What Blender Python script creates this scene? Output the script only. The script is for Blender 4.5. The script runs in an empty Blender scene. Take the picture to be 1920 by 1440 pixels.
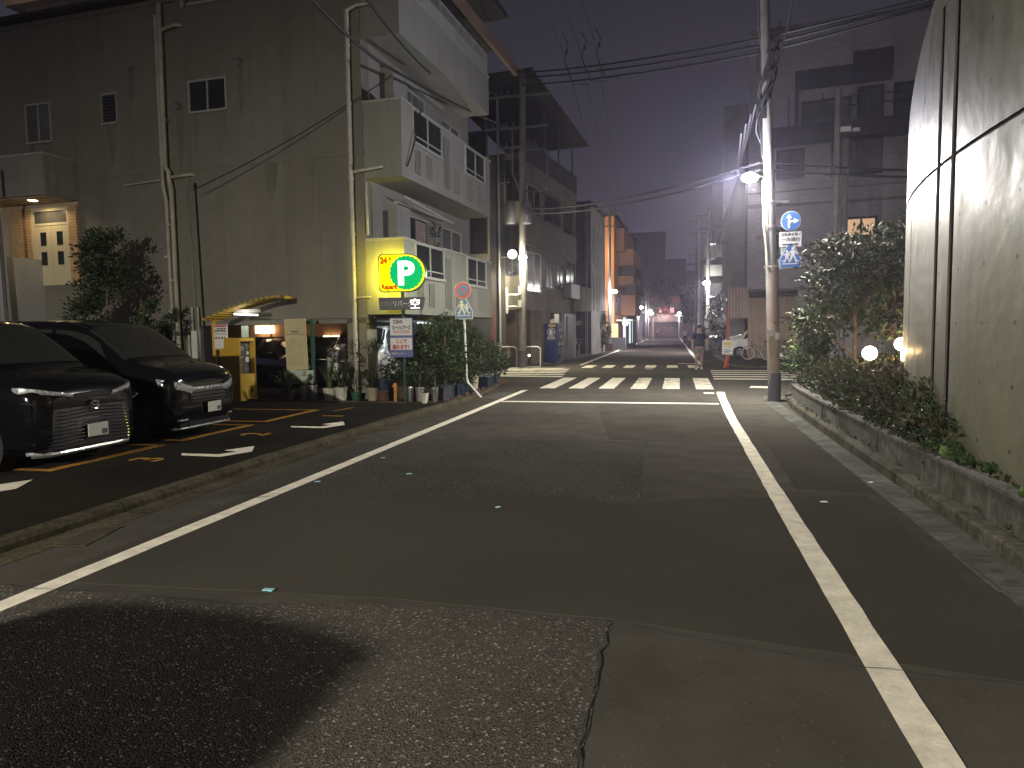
import bpy, math, random
from mathutils import Matrix, Vector
random.seed(7)
R = math.radians
C = bpy.context.scene.collection
sc = bpy.context.scene

# ---------------------------------------------------------------- camera
cam = bpy.data.cameras.new('camera'); cam.sensor_width = 36; cam.lens = 24.956
cam.clip_start = 0.05; cam.clip_end = 2000
co = bpy.data.objects.new('camera', cam); C.objects.link(co); sc.camera = co
co.matrix_world = Matrix(((0.9752807, -0.00479034, 0.22091763, 0.0), (0.22064531, 0.0752532, -0.97244671, 0.0),
                          (-0.01196641, 0.99715295, 0.07444996, 1.6), (0, 0, 0, 1)))
# ---------------------------------------------------------------- world: night sky with city glow
wd = bpy.data.worlds.new('World'); sc.world = wd; wd.use_nodes = True
wn = wd.node_tree.nodes; wl = wd.node_tree.links; wn.clear()
wo = wn.new('ShaderNodeOutputWorld'); wb = wn.new('ShaderNodeBackground'); wb2 = wn.new('ShaderNodeBackground'); wa = wn.new('ShaderNodeAddShader')
sky = wn.new('ShaderNodeTexSky'); sky.sky_type = 'NISHITA'; sky.sun_disc = False; sky.sun_elevation = R(-4); sky.sun_rotation = R(200)
wl.new(sky.outputs[0], wb2.inputs[0]); wb2.inputs[1].default_value = 0.015
tc = wn.new('ShaderNodeTexCoord'); sp = wn.new('ShaderNodeSeparateXYZ'); cr = wn.new('ShaderNodeValToRGB')
wl.new(tc.outputs['Generated'], sp.inputs[0]); wl.new(sp.outputs['Z'], cr.inputs[0]); wl.new(cr.outputs[0], wb.inputs[0])
cr.color_ramp.elements[0].position = 0.0; cr.color_ramp.elements[0].color = (0.066, 0.059, 0.092, 1)
cr.color_ramp.elements[1].position = 0.55; cr.color_ramp.elements[1].color = (0.016, 0.0145, 0.018, 1)
e = cr.color_ramp.elements.new(0.2); e.color = (0.044, 0.040, 0.055, 1)
wb.inputs[1].default_value = 1.0
wl.new(wb.outputs[0], wa.inputs[0]); wl.new(wb2.outputs[0], wa.inputs[1]); wl.new(wa.outputs[0], wo.inputs[0])
sc.view_settings.view_transform = 'Standard'; sc.view_settings.look = 'None'; sc.view_settings.exposure = 0.0; sc.view_settings.gamma = 1.0
sc.cycles.use_denoising = True; sc.cycles.max_bounces = 6; sc.cycles.sample_clamp_indirect = 3.0; sc.cycles.volume_bounces = 0
sc.cycles.caustics_reflective = False; sc.cycles.caustics_refractive = False

# ---------------------------------------------------------------- materials
def mat(name, col, rough=0.7, metal=0.0, spec=0.5, n=None, n2=None, bump=None, emit=None, estr=0.0, streak=None, seam=None, seam2=None, speck=None, coat=0.0, brick=None, tie=None, col2=None, rvar=None):
    m = bpy.data.materials.new(name); m.use_nodes = True
    N = m.node_tree.nodes; L = m.node_tree.links; b = N['Principled BSDF']
    b.inputs['Roughness'].default_value = rough; b.inputs['Metallic'].default_value = metal
    b.inputs['Specular IOR Level'].default_value = spec; b.inputs['Coat Weight'].default_value = coat
    t = N.new('ShaderNodeTexCoord'); V = t.outputs['Object']
    rgb = N.new('ShaderNodeRGB'); rgb.outputs[0].default_value = (*col, 1); cur = rgb.outputs[0]
    def mix(a, b_, f, mode='MIX'):
        x = N.new('ShaderNodeMix'); x.data_type = 'RGBA'; x.blend_type = mode
        if isinstance(f, (int, float)): x.inputs[0].default_value = f
        else: L.new(f, x.inputs[0])
        L.new(a, x.inputs[6])
        if isinstance(b_, tuple): x.inputs[7].default_value = (*b_, 1)
        else: L.new(b_, x.inputs[7])
        return x.outputs[2]
    def mth(op, a, b_=0.0):
        x = N.new('ShaderNodeMath'); x.operation = op
        for k, v in ((0, a), (1, b_)):
            if isinstance(v, (int, float)): x.inputs[k].default_value = v
            else: L.new(v, x.inputs[k])
        return x.outputs[0]
    def ramp(a, lo, hi):
        x = N.new('ShaderNodeMapRange'); x.inputs[1].default_value = lo; x.inputs[2].default_value = hi; L.new(a, x.inputs[0]); return x.outputs[0]
    def noise(sc_, sx=1, sy=1, sz=1, det=4):
        mp = N.new('ShaderNodeMapping'); mp.inputs['Scale'].default_value = (sx, sy, sz); L.new(V, mp.inputs[0])
        x = N.new('ShaderNodeTexNoise'); x.inputs['Scale'].default_value = sc_; x.inputs['Detail'].default_value = det; L.new(mp.outputs[0], x.inputs[0]); return x.outputs[0]
    h = None
    if brick:   # (scale, width, height, mortar colour, axis)
        bs, bw, bh, mc, ax = brick
        s_ = N.new('ShaderNodeSeparateXYZ'); L.new(V, s_.inputs[0]); c_ = N.new('ShaderNodeCombineXYZ')
        L.new(s_.outputs[ax], c_.inputs[0]); L.new(s_.outputs['Z'], c_.inputs[1])
        x = N.new('ShaderNodeTexBrick'); x.inputs['Scale'].default_value = bs; x.inputs['Brick Width'].default_value = bw; x.inputs['Row Height'].default_value = bh
        x.inputs['Mortar Size'].default_value = 0.006 * bs; x.inputs['Color1'].default_value = (*col, 1); x.inputs['Color2'].default_value = tuple(v * 0.82 for v in col) + (1,)
        x.inputs['Mortar'].default_value = (*mc, 1); L.new(c_.outputs[0], x.inputs[0]); cur = x.outputs[0]
    for q in (n, n2):
        if q:
            f = ramp(noise(q[0]), 0.35, 0.65)
            a_ = mix(cur, tuple([1 - q[1]] * 3), 1.0, 'MULTIPLY'); b_ = mix(cur, tuple([1 + q[1]] * 3), 1.0, 'MULTIPLY')
            cur = mix(a_, b_, f)
    if col2: cur = mix(cur, col2[0], ramp(noise(col2[1]), col2[2], col2[2] + 0.12))
    if streak:
        f = ramp(noise(streak[0], 1, 1, 0.06), 0.5, 0.72); cur = mix(cur, tuple([1 - streak[1]] * 3), f, 'MULTIPLY') if False else mix(cur, mix(cur, tuple([1 - streak[1]] * 3), 1.0, 'MULTIPLY'), f)
    for q in (seam, seam2):  # (axis, spacing, width, dark)
        if q:
            s_ = N.new('ShaderNodeSeparateXYZ'); L.new(V, s_.inputs[0])
            f = mth('LESS_THAN', mth('FRACT', mth('DIVIDE', mth('ADD', s_.outputs[q[0]], 100.0 * q[1]), q[1])), q[2] / q[1])
            cur = mix(cur, mix(cur, tuple([q[3]] * 3), 1.0, 'MULTIPLY'), f)
    if tie:  # rows of small formwork tie holes (spacing y, spacing z, radius)
        s_ = N.new('ShaderNodeSeparateXYZ'); L.new(V, s_.inputs[0])
        def cell(a, sp_): return mth('SUBTRACT', mth('MULTIPLY', mth('FRACT', mth('DIVIDE', mth('ADD', a, 50 * sp_ + 0.13), sp_)), sp_), sp_ / 2)
        ya = cell(s_.outputs['Y'], tie[0]); za = cell(s_.outputs['Z'], tie[1])
        d = mth('SQRT', mth('ADD', mth('MULTIPLY', ya, ya), mth('MULTIPLY', za, za)))
        f = mth('LESS_THAN', d, tie[2]); cur = mix(cur, mix(cur, (0.22, 0.22, 0.22), 1.0, 'MULTIPLY'), f)
    if speck:  # (scale, threshold, colour, amount)
        for q in (speck if isinstance(speck, list) else [speck]):
            x = N.new('ShaderNodeTexVoronoi'); x.inputs['Scale'].default_value = q[0]; L.new(V, x.inputs[0])
            s_ = N.new('ShaderNodeSeparateColor'); L.new(x.outputs['Color'], s_.inputs[0])
            f = mth('MULTIPLY', mth('GREATER_THAN', s_.outputs[0], q[1]), mth('MULTIPLY', s_.outputs[1], q[3]))
            cur = mix(cur, q[2], f)
            h = x.outputs['Distance']
    L.new(cur, b.inputs['Base Color'])
    if rvar:   # uneven gloss
        x = N.new('ShaderNodeMapRange'); x.inputs[1].default_value = .3; x.inputs[2].default_value = .7; x.inputs[3].default_value = rough - rvar[1]; x.inputs[4].default_value = rough + rvar[1]; L.new(noise(rvar[0], 1, 1, .5, 6), x.inputs[0]); L.new(x.outputs[0], b.inputs['Roughness'])
    if bump:
        bp = N.new('ShaderNodeBump'); bp.inputs['Strength'].default_value = bump[1]; bp.inputs['Distance'].default_value = bump[2] if len(bump) > 2 else 0.02
        L.new(h if (h is not None and bump[0] == 'v') else noise(bump[0] if bump[0] != 'v' else 40), bp.inputs['Height']); L.new(bp.outputs[0], b.inputs['Normal'])
    if emit: b.inputs['Emission Color'].default_value = (*emit, 1); b.inputs['Emission Strength'].default_value = estr
    return m

MT = {}
def M(name, *a, **k):
    MT[name] = mat(name, *a, **k); return MT[name]
M('asphalt', (0.078, 0.073, 0.062), 0.75, spec=0.0, n=(0.35, 0.2), n2=(2.6, 0.13), speck=[(140, 0.985, (0.22, 0.21, 0.2), 0.5), (150, 0.6, (0.085, 0.08, 0.075), 0.6)], bump=(160, 0.15, 0.004))
M('asphalt_new', (0.066, 0.062, 0.053), 0.7, spec=0.0, n=(0.5, 0.12), speck=[(150, 0.985, (0.2, 0.19, 0.18), 0.45), (170, 0.6, (0.07, 0.067, 0.062), 0.6)], bump=(190, 0.12, 0.003))
M('asphalt_rough', (0.085, 0.078, 0.068), 0.85, spec=0.0, n=(0.8, 0.15), speck=[(105, 0.5, (0.13, 0.12, 0.105), 0.85), (150, 0.66, (0.02, 0.02, 0.018), 0.8), (95, 0.93, (0.42, 0.39, 0.35), 0.85)], bump=('v', 0.6, 0.008))
M('asphalt_mid', (0.068, 0.063, 0.055), 0.85, spec=0.0, n=(0.7, 0.18), speck=[(75, 0.6, (0.095, 0.088, 0.082), 0.8), (95, 0.95, (0.26, 0.25, 0.23), 0.8), (120, 0.7, (0.02, 0.02, 0.02), 0.6)], bump=('v', 0.35, 0.006))
M('lot_asphalt', (0.024, 0.0225, 0.0185), 0.8, spec=0.0, n=(0.6, 0.2), speck=[(90, 0.98, (0.1, 0.1, 0.09), 0.4)], bump=(150, 0.15, 0.004))
M('gutter_concrete', (0.09, 0.09, 0.078), 0.85, spec=0.05, n=(1.6, 0.3), n2=(9, 0.22), seam=('Y', 0.6, 0.012, 0.4), bump=(60, 0.3, 0.006), col2=((0.05, 0.05, 0.045), 2.2, 0.55))
M('kerb_concrete', (0.085, 0.08, 0.062), 0.9, spec=0.05, n=(2.5, 0.3), n2=(20, 0.25), seam=('Y', 0.6, 0.015, 0.35), bump=(50, 0.5, 0.01), col2=((0.04, 0.045, 0.025), 3.5, 0.56))
M('kerb_lot', (0.075, 0.066, 0.045), 0.9, spec=0.05, n=(2.5, 0.3), n2=(20, 0.25), seam=('Y', 1.8, 0.02, 0.4), bump=(40, 0.6, 0.015))
M('road_paint', (0.78, 0.73, 0.62), 0.8, spec=0.0, n=(7, 0.12), n2=(60, 0.07), bump=(120, 0.3, 0.004), col2=((0.3, 0.28, 0.25), 3.2, 0.66))
M('road_paint_worn', (0.76, 0.71, 0.6), 0.8, spec=0.0, n=(6, 0.15), bump=(120, 0.3, 0.004), col2=((0.14, 0.13, 0.12), 2.4, 0.56))
M('yellow_paint', (0.36, 0.19, 0.04), 0.8, spec=0.0, n=(8, 0.25), col2=((0.13, 0.09, 0.04), 5, 0.6))
M('asphalt_mid2', (0.068, 0.063, 0.054), 0.8, spec=0.0, n=(1.5, 0.12), speck=[(170, 0.6, (0.07, 0.067, 0.06), 0.6)], bump=(190, 0.12, 0.003))
M('crack', (0.012, 0.012, 0.011), 0.9)
M('wall_facade', (0.195, 0.187, 0.155), 0.8, n=(0.3, 0.1), n2=(3, 0.05), streak=(1.6, 0.12), seam=('X', 0.91, 0.02, 0.78), bump=(80, 0.15, 0.01))
M('stain', (0.165, 0.158, 0.13), 0.85, n=(3, 0.12), streak=(6, 0.2))
M('wall_side', (0.26, 0.255, 0.215), 0.8, n=(0.5, 0.08), streak=(4, 0.12), seam=('Y', 0.45, 0.014, 0.7), bump=(80, 0.15, 0.01))
M('balcony_paint', (0.26, 0.26, 0.225), 0.7, n=(0.9, 0.08), streak=(7, 0.14), seam=('Y', 0.9, 0.012, 0.75), bump=(80, 0.1, 0.01))
M('pipe_paint', (0.42, 0.40, 0.33), 0.6, n=(3, 0.15), streak=(9, 0.3))
M('soffit', (0.2, 0.19, 0.16), 0.9, n=(1.2, 0.15))
M('roof_dark', (0.045, 0.043, 0.04), 0.8, n=(1, 0.2))
M('eave_tan', (0.2, 0.145, 0.1), 0.8, n=(1, 0.15))
M('tan_wall', (0.5, 0.42, 0.3), 0.85, n=(0.6, 0.1), emit=None)
M('frame_alu', (0.42, 0.42, 0.38), 0.45, metal=0.2, n=(5, 0.06))
M('frame_dark', (0.05, 0.05, 0.055), 0.5)
M('glass_dark', (0.02, 0.023, 0.024), 0.12, spec=0.6, n=(2, 0.3))
M('glass_grey', (0.12, 0.12, 0.11), 0.25, n=(1.5, 0.25))
M('curtain', (0.32, 0.25, 0.19), 0.9, n=(4, 0.2), streak=(14, 0.3))
M('concrete_wall', (0.146, 0.143, 0.1), 0.47, spec=0.4, n=(0.5, 0.12), n2=(3.2, 0.08), streak=(3.0, 0.16), tie=(0.6, 0.5, 0.02), seam=('Z', 1.62, 0.008, 0.75), rvar=(3.5, 0.13), bump=(7, 0.16, 0.03))
M('groove_dark', (0.10, 0.09, 0.08), 0.8)
M('planter_wall', (0.085, 0.08, 0.065), 0.9, n=(1.5, 0.3), n2=(12, 0.25), streak=(6, 0.5), seam=('Y', 1.5, 0.02, 1.5), bump=(40, 0.5, 0.01))
M('soil', (0.03, 0.025, 0.018), 1.0, n=(8, 0.3), bump=(30, 0.8, 0.03))
M('leaf_dark', (0.022, 0.038, 0.014), 0.55, spec=0.25, n=(3, 0.35))
M('leaf_mid', (0.036, 0.062, 0.02), 0.55, spec=0.25, n=(3, 0.35))
M('leaf_light', (0.09, 0.13, 0.04), 0.55, spec=0.25, n=(3, 0.35))
M('leaf_olive', (0.06, 0.06, 0.03), 0.55, spec=0.25, n=(4, 0.35))
M('leaf_brown', (0.055, 0.036, 0.024), 0.55, spec=0.25, n=(4, 0.35))
M('leaf_pale', (0.22, 0.21, 0.14), 0.4, n=(3, 0.25))
M('leaf_red', (0.07, 0.035, 0.03), 0.6, n=(4, 0.35))
M('bark', (0.15, 0.10, 0.065), 0.9, n=(14, 0.3), bump=(40, 0.6, 0.01))
M('wood_post', (0.38, 0.26, 0.15), 0.8, n=(10, 0.2))
M('pole_concrete', (0.19, 0.18, 0.155), 0.85, n=(3, 0.15), streak=(6, 0.3), bump=(70, 0.3, 0.006))
M('conduit_paint', (0.2, 0.19, 0.16), 0.6, n=(3, 0.15))
M('pole_sheet', (0.20, 0.16, 0.12), 0.7, n=(4, 0.15), speck=[(30, 2, (0, 0, 0), 0)])
M('pole_grey', (0.10, 0.10, 0.10), 0.6, n=(3, 0.15))
M('metal_white', (0.62, 0.61, 0.58), 0.4, n=(5, 0.08))
M('metal_grey', (0.28, 0.28, 0.27), 0.45, metal=0.5, n=(5, 0.12))
M('steel', (0.5, 0.5, 0.48), 0.28, metal=0.9, n=(12, 0.12))
M('chrome', (0.75, 0.75, 0.75), 0.12, metal=1.0)
M('cable', (0.012, 0.012, 0.013), 0.6)
M('cable_pale', (0.09, 0.085, 0.1), 0.5)
M('car_black', (0.004, 0.004, 0.005), 0.09, spec=0.3, coat=0.2)
M('car_glass', (0.02, 0.021, 0.019), 0.06, spec=0.5)
M('car_silver', (0.42, 0.43, 0.45), 0.3, metal=0.2, coat=0.6)
M('car_white', (0.62, 0.62, 0.63), 0.3, coat=0.6)
M('grille_black', (0.012, 0.012, 0.012), 0.4)
M('rubber', (0.014, 0.014, 0.014), 0.85)
M('lamp_clear', (0.42, 0.43, 0.45), 0.08, metal=0.5, n=(30, 0.5), bump=(60, 0.8, 0.01))
M('plate', (0.42, 0.41, 0.37), 0.5)
M('plate_dark', (0.05, 0.05, 0.05), 0.5)
M('yellow_steel', (0.52, 0.33, 0.035), 0.45, n=(1.5, 0.1), n2=(20, 0.06))
M('yellow_deep', (0.30, 0.22, 0.03), 0.5, n=(3, 0.12))
M('green_steel', (0.02, 0.07, 0.05), 0.5, n=(3, 0.15))
M('board_cream', (0.5, 0.44, 0.24), 0.6, n=(3, 0.08))
M('board_mint', (0.42, 0.5, 0.42), 0.5, n=(1.2, 0.1))
M('ink', (0.02, 0.02, 0.02), 0.6)
M('ink_grey', (0.22, 0.2, 0.14), 0.7)
M('ink_red', (0.4, 0.03, 0.03), 0.5)
M('sign_white', (0.66, 0.65, 0.62), 0.45, n=(4, 0.04))
M('sign_blue', (0.035, 0.13, 0.34), 0.4, n=(4, 0.05))
M('sign_navy', (0.03, 0.05, 0.24), 0.45)
M('sign_red', (0.42, 0.025, 0.03), 0.4)
M('sign_back', (0.3, 0.3, 0.29), 0.6)
M('lit_yellow', (0.8, 0.72, 0.0), 1.0, spec=0.0, emit=(0.95, 0.86, 0.0), estr=1.5)
M('lit_green', (0.0, 0.2, 0.07), 1.0, spec=0.0, emit=(0.0, 0.50, 0.13), estr=1.0)
M('lit_white', (0.9, 0.9, 0.9), 1.0, spec=0.0, emit=(0.86, 1.0, 0.95), estr=1.7)
M('lit_red', (0.3, 0.03, 0.0), 1.0, spec=0.0, emit=(0.6, 0.06, 0.0), estr=1.0)
M('led_white', (0.9, 0.9, 0.9), 1.0, spec=0.0, emit=(1, 0.96, 1.0), estr=1.8)
M('lamp_led', (0.9, 0.9, 0.9), 0.4, emit=(1.0, 0.97, 0.95), estr=160)
M('lamp_led_far', (0.9, 0.9, 0.9), 0.4, emit=(1.0, 0.95, 0.93), estr=60)
M('lamp_warm', (0.9, 0.8, 0.6), 0.4, emit=(1.0, 0.85, 0.55), estr=5)
M('globe_glow', (0.9, 0.9, 0.8), 0.4, emit=(1.0, 0.86, 0.58), estr=14)
M('warm_window', (0.6, 0.4, 0.2), 0.5, emit=(0.75, 0.45, 0.24), estr=0.75)
M('cool_window', (0.6, 0.7, 0.7), 0.5, emit=(0.75, 0.85, 0.9), estr=1.2)
M('pink_window', (0.6, 0.3, 0.3), 0.5, emit=(0.8, 0.5, 0.42), estr=0.6)
M('brown_wall', (0.16, 0.115, 0.085), 0.85, n=(1.2, 0.15), streak=(4, 0.3))
M('b2_wall', (0.24, 0.22, 0.17), 0.85, n=(0.8, 0.12), streak=(3, 0.3))
M('b2_dark', (0.05, 0.045, 0.042), 0.85, n=(1.2, 0.2))
M('brick_red', (0.10, 0.045, 0.035), 0.85, n=(3, 0.2))
M('grey_render', (0.25, 0.25, 0.23), 0.85, n=(1.0, 0.15), streak=(3, 0.2))
M('dark_render', (0.075, 0.072, 0.085), 0.85, n=(1.0, 0.2))
M('orange_wall', (0.5, 0.28, 0.15), 0.85, n=(0.5, 0.12), streak=(2, 0.2))
M('tile_wall', (0.44, 0.42, 0.44), 0.6, n=(0.4, 0.06), brick=(1.0, 0.30, 0.10, (0.22, 0.21, 0.225), 'X'))
M('brick_warm', (0.62, 0.42, 0.22), 0.7, n=(6, 0.1), brick=(1.0, 0.2, 0.075, (0.3, 0.2, 0.1), 'X'))
M('door_cream', (0.66, 0.6, 0.42), 0.5)
M('white_panel', (0.42, 0.43, 0.44), 0.8, n=(0.5, 0.08))
M('corrugated', (0.40, 0.30, 0.25), 0.55, n=(1.5, 0.12), seam=('X', 0.16, 0.06, 0.75))
M('blue_vend', (0.012, 0.025, 0.12), 0.35, n=(2, 0.08))
M('bag_black', (0.012, 0.012, 0.014), 0.5)
M('skin', (0.30, 0.19, 0.145), 0.55)
M('navy_cloth', (0.018, 0.022, 0.05), 0.85, n=(20, 0.2))
M('grey_cloth', (0.16, 0.15, 0.15), 0.85, n=(20, 0.15))
M('white_cloth', (0.55, 0.5, 0.42), 0.85)
M('hair_black', (0.012, 0.01, 0.009), 0.6)
M('pot_terra', (0.1, 0.05, 0.035), 0.85, n=(8, 0.25))
M('pot_brown', (0.09, 0.05, 0.035), 0.8, n=(8, 0.25))
M('pot_white', (0.5, 0.48, 0.4), 0.6, n=(5, 0.12))
M('pot_beige', (0.33, 0.29, 0.2), 0.7, n=(6, 0.15))
M('pot_green', (0.02, 0.1, 0.05), 0.45, n=(6, 0.1))
M('pot_blue', (0.012, 0.022, 0.045), 0.45, n=(6, 0.15))
M('pot_cream', (0.42, 0.38, 0.24), 0.6, n=(6, 0.12))
M('stake_orange', (0.55, 0.24, 0.03), 0.6, n=(6, 0.15))
M('cone_orange', (0.55, 0.10, 0.03), 0.5)
M('poster_yellow', (0.55, 0.45, 0.1), 0.6)
M('glaze_cyan', (0.3, 0.6, 0.68), 0.4)
M('paper', (0.6, 0.6, 0.58), 0.7)

# ---------------------------------------------------------------- mesh helpers
class MB:
    def __init__(s, X=None): s.v = []; s.f = []; s.mi = []; s.X = X; s.m = 0
    def P(s, p):
        p = Vector(p); s.v.append(tuple(s.X @ p) if s.X else tuple(p)); return len(s.v) - 1
    def F(s, ids, m=None): s.f.append(tuple(ids)); s.mi.append(s.m if m is None else m)
    def box(s, x0, x1, y0, y1, z0, z1, m=None):
        i = [s.P((x, y, z)) for z in (z0, z1) for y in (y0, y1) for x in (x0, x1)]
        for q in ((0, 2, 3, 1), (4, 5, 7, 6), (0, 1, 5, 4), (2, 6, 7, 3), (0, 4, 6, 2), (1, 3, 7, 5)): s.F([i[k] for k in q], m)
        return s
    def quad(s, a, b, c, d, m=None): s.F([s.P(a), s.P(b), s.P(c), s.P(d)], m); return s
    def prism(s, pts, z0, z1, m=None):       # pts in xy
        a = [s.P((x, y, z0)) for x, y in pts]; b = [s.P((x, y, z1)) for x, y in pts]; n = len(pts)
        s.F(a[::-1], m); s.F(b, m)
        for k in range(n): s.F([a[k], a[(k + 1) % n], b[(k + 1) % n], b[k]], m)
        return s
    def prismy(s, pts, y0, y1, m=None):      # pts in xz, extruded along y (front face at y0)
        a = [s.P((x, y0, z)) for x, z in pts]; b = [s.P((x, y1, z)) for x, z in pts]; n = len(pts)
        s.F(a, m); s.F(b[::-1], m)
        for k in range(n): s.F([a[(k + 1) % n], a[k], b[k], b[(k + 1) % n]], m)
        return s
    def tube(s, path, r, n=8, m=None, r1=None, cap=True):
        path = [Vector(p) for p in path]; L = len(path); rings = []; ref = None
        for k, p in enumerate(path):
            d = (path[min(k + 1, L - 1)] - path[max(k - 1, 0)]).normalized()
            if ref is None: ref = Vector((0, 0, 1)) if abs(d.z) < 0.9 else Vector((1, 0, 0))
            u = d.cross(ref).normalized(); w = u.cross(d).normalized(); ref = w
            rr = r if r1 is None else r + (r1 - r) * k / (L - 1)
            rings.append([s.P(p + u * rr * math.cos(2 * math.pi * j / n) + w * rr * math.sin(2 * math.pi * j / n)) for j in range(n)])
        for k in range(L - 1):
            for j in range(n): s.F([rings[k][j], rings[k][(j + 1) % n], rings[k + 1][(j + 1) % n], rings[k + 1][j]], m)
        if cap: s.F(rings[0][::-1], m); s.F(rings[-1], m)
        return s
    def lathe(s, prof, c=(0, 0, 0), n=20, m=None, axis='z', a0=0, a1=2 * math.pi):
        rings = []; full = abs(a1 - a0 - 2 * math.pi) < 1e-6; cnt = n if full else n + 1
        for r, z in prof:
            ring = []
            for j in range(cnt):
                a = a0 + (a1 - a0) * j / n; x, y = r * math.cos(a), r * math.sin(a)
                q = (x, y, z) if axis == 'z' else ((x, z, y) if axis == 'y' else (z, x, y))
                ring.append(s.P((c[0] + q[0], c[1] + q[1], c[2] + q[2])))
            rings.append(ring)
        for k in range(len(rings) - 1):
            for j in range(n if full else n):
                s.F([rings[k][j], rings[k][(j + 1) % cnt], rings[k + 1][(j + 1) % cnt], rings[k + 1][j]], m)
        return s
    def ball(s, c, rx, ry=None, rz=None, n=12, m=None):
        ry = rx if ry is None else ry; rz = rx if rz is None else rz; rings = []
        for k in range(1, n // 2):
            t = math.pi * k / (n // 2); rings.append([s.P((c[0] + rx * math.sin(t) * math.cos(2 * math.pi * j / n), c[1] + ry * math.sin(t) * math.sin(2 * math.pi * j / n), c[2] + rz * math.cos(t))) for j in range(n)])
        T = s.P((c[0], c[1], c[2] + rz)); B = s.P((c[0], c[1], c[2] - rz))
        for j in range(n):
            s.F([T, rings[0][j], rings[0][(j + 1) % n]], m); s.F([B, rings[-1][(j + 1) % n], rings[-1][j]], m)
            for k in range(len(rings) - 1): s.F([rings[k][j], rings[k + 1][j], rings[k + 1][(j + 1) % n], rings[k][(j + 1) % n]], m)
        return s
    def mesh(s, name, mats, smooth=False):
        me = bpy.data.meshes.new(name); me.from_pydata(s.v, [], s.f); me.update()
        for m_ in (mats if isinstance(mats, (list, tuple)) else [mats]): me.materials.append(MT[m_] if isinstance(m_, str) else m_)
        me.polygons.foreach_set('material_index', s.mi)
        if smooth:
            me.polygons.foreach_set('use_smooth', [True] * len(s.f)); me.set_sharp_from_angle(angle=R(42))
        return me
    def build(s, name, mats, parent=None, smooth=False, loc=None, rz=0, bevel=0):
        o = bpy.data.objects.new(name, s.mesh(name, mats, smooth)); C.objects.link(o)
        if parent: o.parent = parent
        if loc: o.location = loc
        o.rotation_euler.z = rz
        if bevel:
            b = o.modifiers.new('b', 'BEVEL'); b.width = bevel; b.segments = 2; b.limit_method = 'ANGLE'
        return o
def tag(o, label, cat, group=None, kind=None):
    if label: o['label'] = label
    if cat: o['category'] = cat
    if group: o['group'] = group
    if kind: o['kind'] = kind
    return o
def thing(name, label, cat, loc=(0, 0, 0), rz=0, group=None):
    o = bpy.data.objects.new(name, None); C.objects.link(o); o.empty_display_size = 0.2; o.location = loc; o.rotation_euler.z = rz
    return tag(o, label, cat, group)
def struct(mb, name, mats, loc=None, rz=0, smooth=False):
    o = mb.build(name, mats, None, smooth, loc, rz); o['kind'] = 'structure'; return o
def clone(root, loc, rz, label=None):
    r = root.copy(); C.objects.link(r); r.location = loc; r.rotation_euler.z = rz
    if label: r['label'] = label
    for ch in list(root.children):
        c = ch.copy(); C.objects.link(c); c.parent = r
        for g_ in ch.children: d = g_.copy(); C.objects.link(d); d.parent = c
    return r
def text(s, size, X, mat_, parent, name='lettering', align='LEFT', depth=0.0015, bold=0.0, sx=1.0):
    """text as a flat mesh: local x along the writing, local y up, placed by matrix X"""
    cu = bpy.data.curves.new(name, 'FONT'); cu.body = s; cu.size = size; cu.align_x = align; cu.extrude = depth; cu.offset = bold; cu.resolution_u = 3
    o = bpy.data.objects.new('t', cu); C.objects.link(o); dg = bpy.context.evaluated_depsgraph_get(); dg.update()
    me = bpy.data.meshes.new_from_object(o.evaluated_get(dg)); bpy.data.objects.remove(o); bpy.data.curves.remove(cu)
    me.transform(X @ Matrix.Diagonal((sx, 1, 1, 1))); me.materials.clear(); me.materials.append(MT[mat_])
    q = bpy.data.objects.new(name, me); C.objects.link(q)
    if parent: q.parent = parent
    return q
def FX(x, y, z):   # writing on a face that looks towards local -y
    return Matrix.Translation((x, y, z)) @ Matrix.Rotation(math.pi / 2, 4, 'X')
def GX(x, y, z, a=0):  # writing lying on the ground
    return Matrix.Translation((x, y, z)) @ Matrix.Rotation(a, 4, 'Z')
def light(name, kind, loc, power, col, size=0.1, rot=None, spot=None, blend=0.5, parent=None):
    l = bpy.data.lights.new(name, kind); l.energy = power; l.color = col
    if kind == 'AREA': l.size = size
    else: l.shadow_soft_size = size
    if kind == 'SPOT': l.spot_size = R(spot); l.spot_blend = blend
    o = bpy.data.objects.new(name, l); C.objects.link(o); o.location = loc
    if rot: o.rotation_euler = rot
    if parent: o.parent = parent
    return o
def side_X(x):     # matrix taking facade space (x right, y into wall, z up) to a wall that looks towards local +x at x; new x runs along local y
    return Matrix(((0, -1, 0, x), (1, 0, 0, 0), (0, 0, 1, 0), (0, 0, 0, 1)))
def window(parent, x0, x1, z0, z1, X=None, y=0.0, nm=2, fm='frame_alu', gm='glass_dark', fr=0.05, proud=0.05, rail=None, name='window'):
    a = MB(X); a.box(x0, x1, y - proud, y + 0.02, z1 - fr, z1); a.box(x0, x1, y - proud - 0.02, y + 0.02, z0, z0 + fr)
    a.box(x0, x0 + fr, y - proud, y + 0.02, z0 + fr, z1 - fr); a.box(x1 - fr, x1, y - proud, y + 0.02, z0 + fr, z1 - fr)
    for k in range(1, nm):
        xm = x0 + (x1 - x0) * k / nm; a.box(xm - fr * 0.4, xm + fr * 0.4, y - proud + 0.01, y + 0.01, z0 + fr, z1 - fr)
    if rail: a.box(x0 + fr, x1 - fr, y - proud + 0.012, y + 0.01, rail, rail + 0.03)
    w = a.build(name, fm, parent)
    g = MB(X); g.box(x0 + fr - 0.005, x1 - fr + 0.005, y - 0.012, y + 0.015, z0 + fr - 0.005, z1 - fr + 0.005); g.build('pane', gm, w)
    return w

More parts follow.
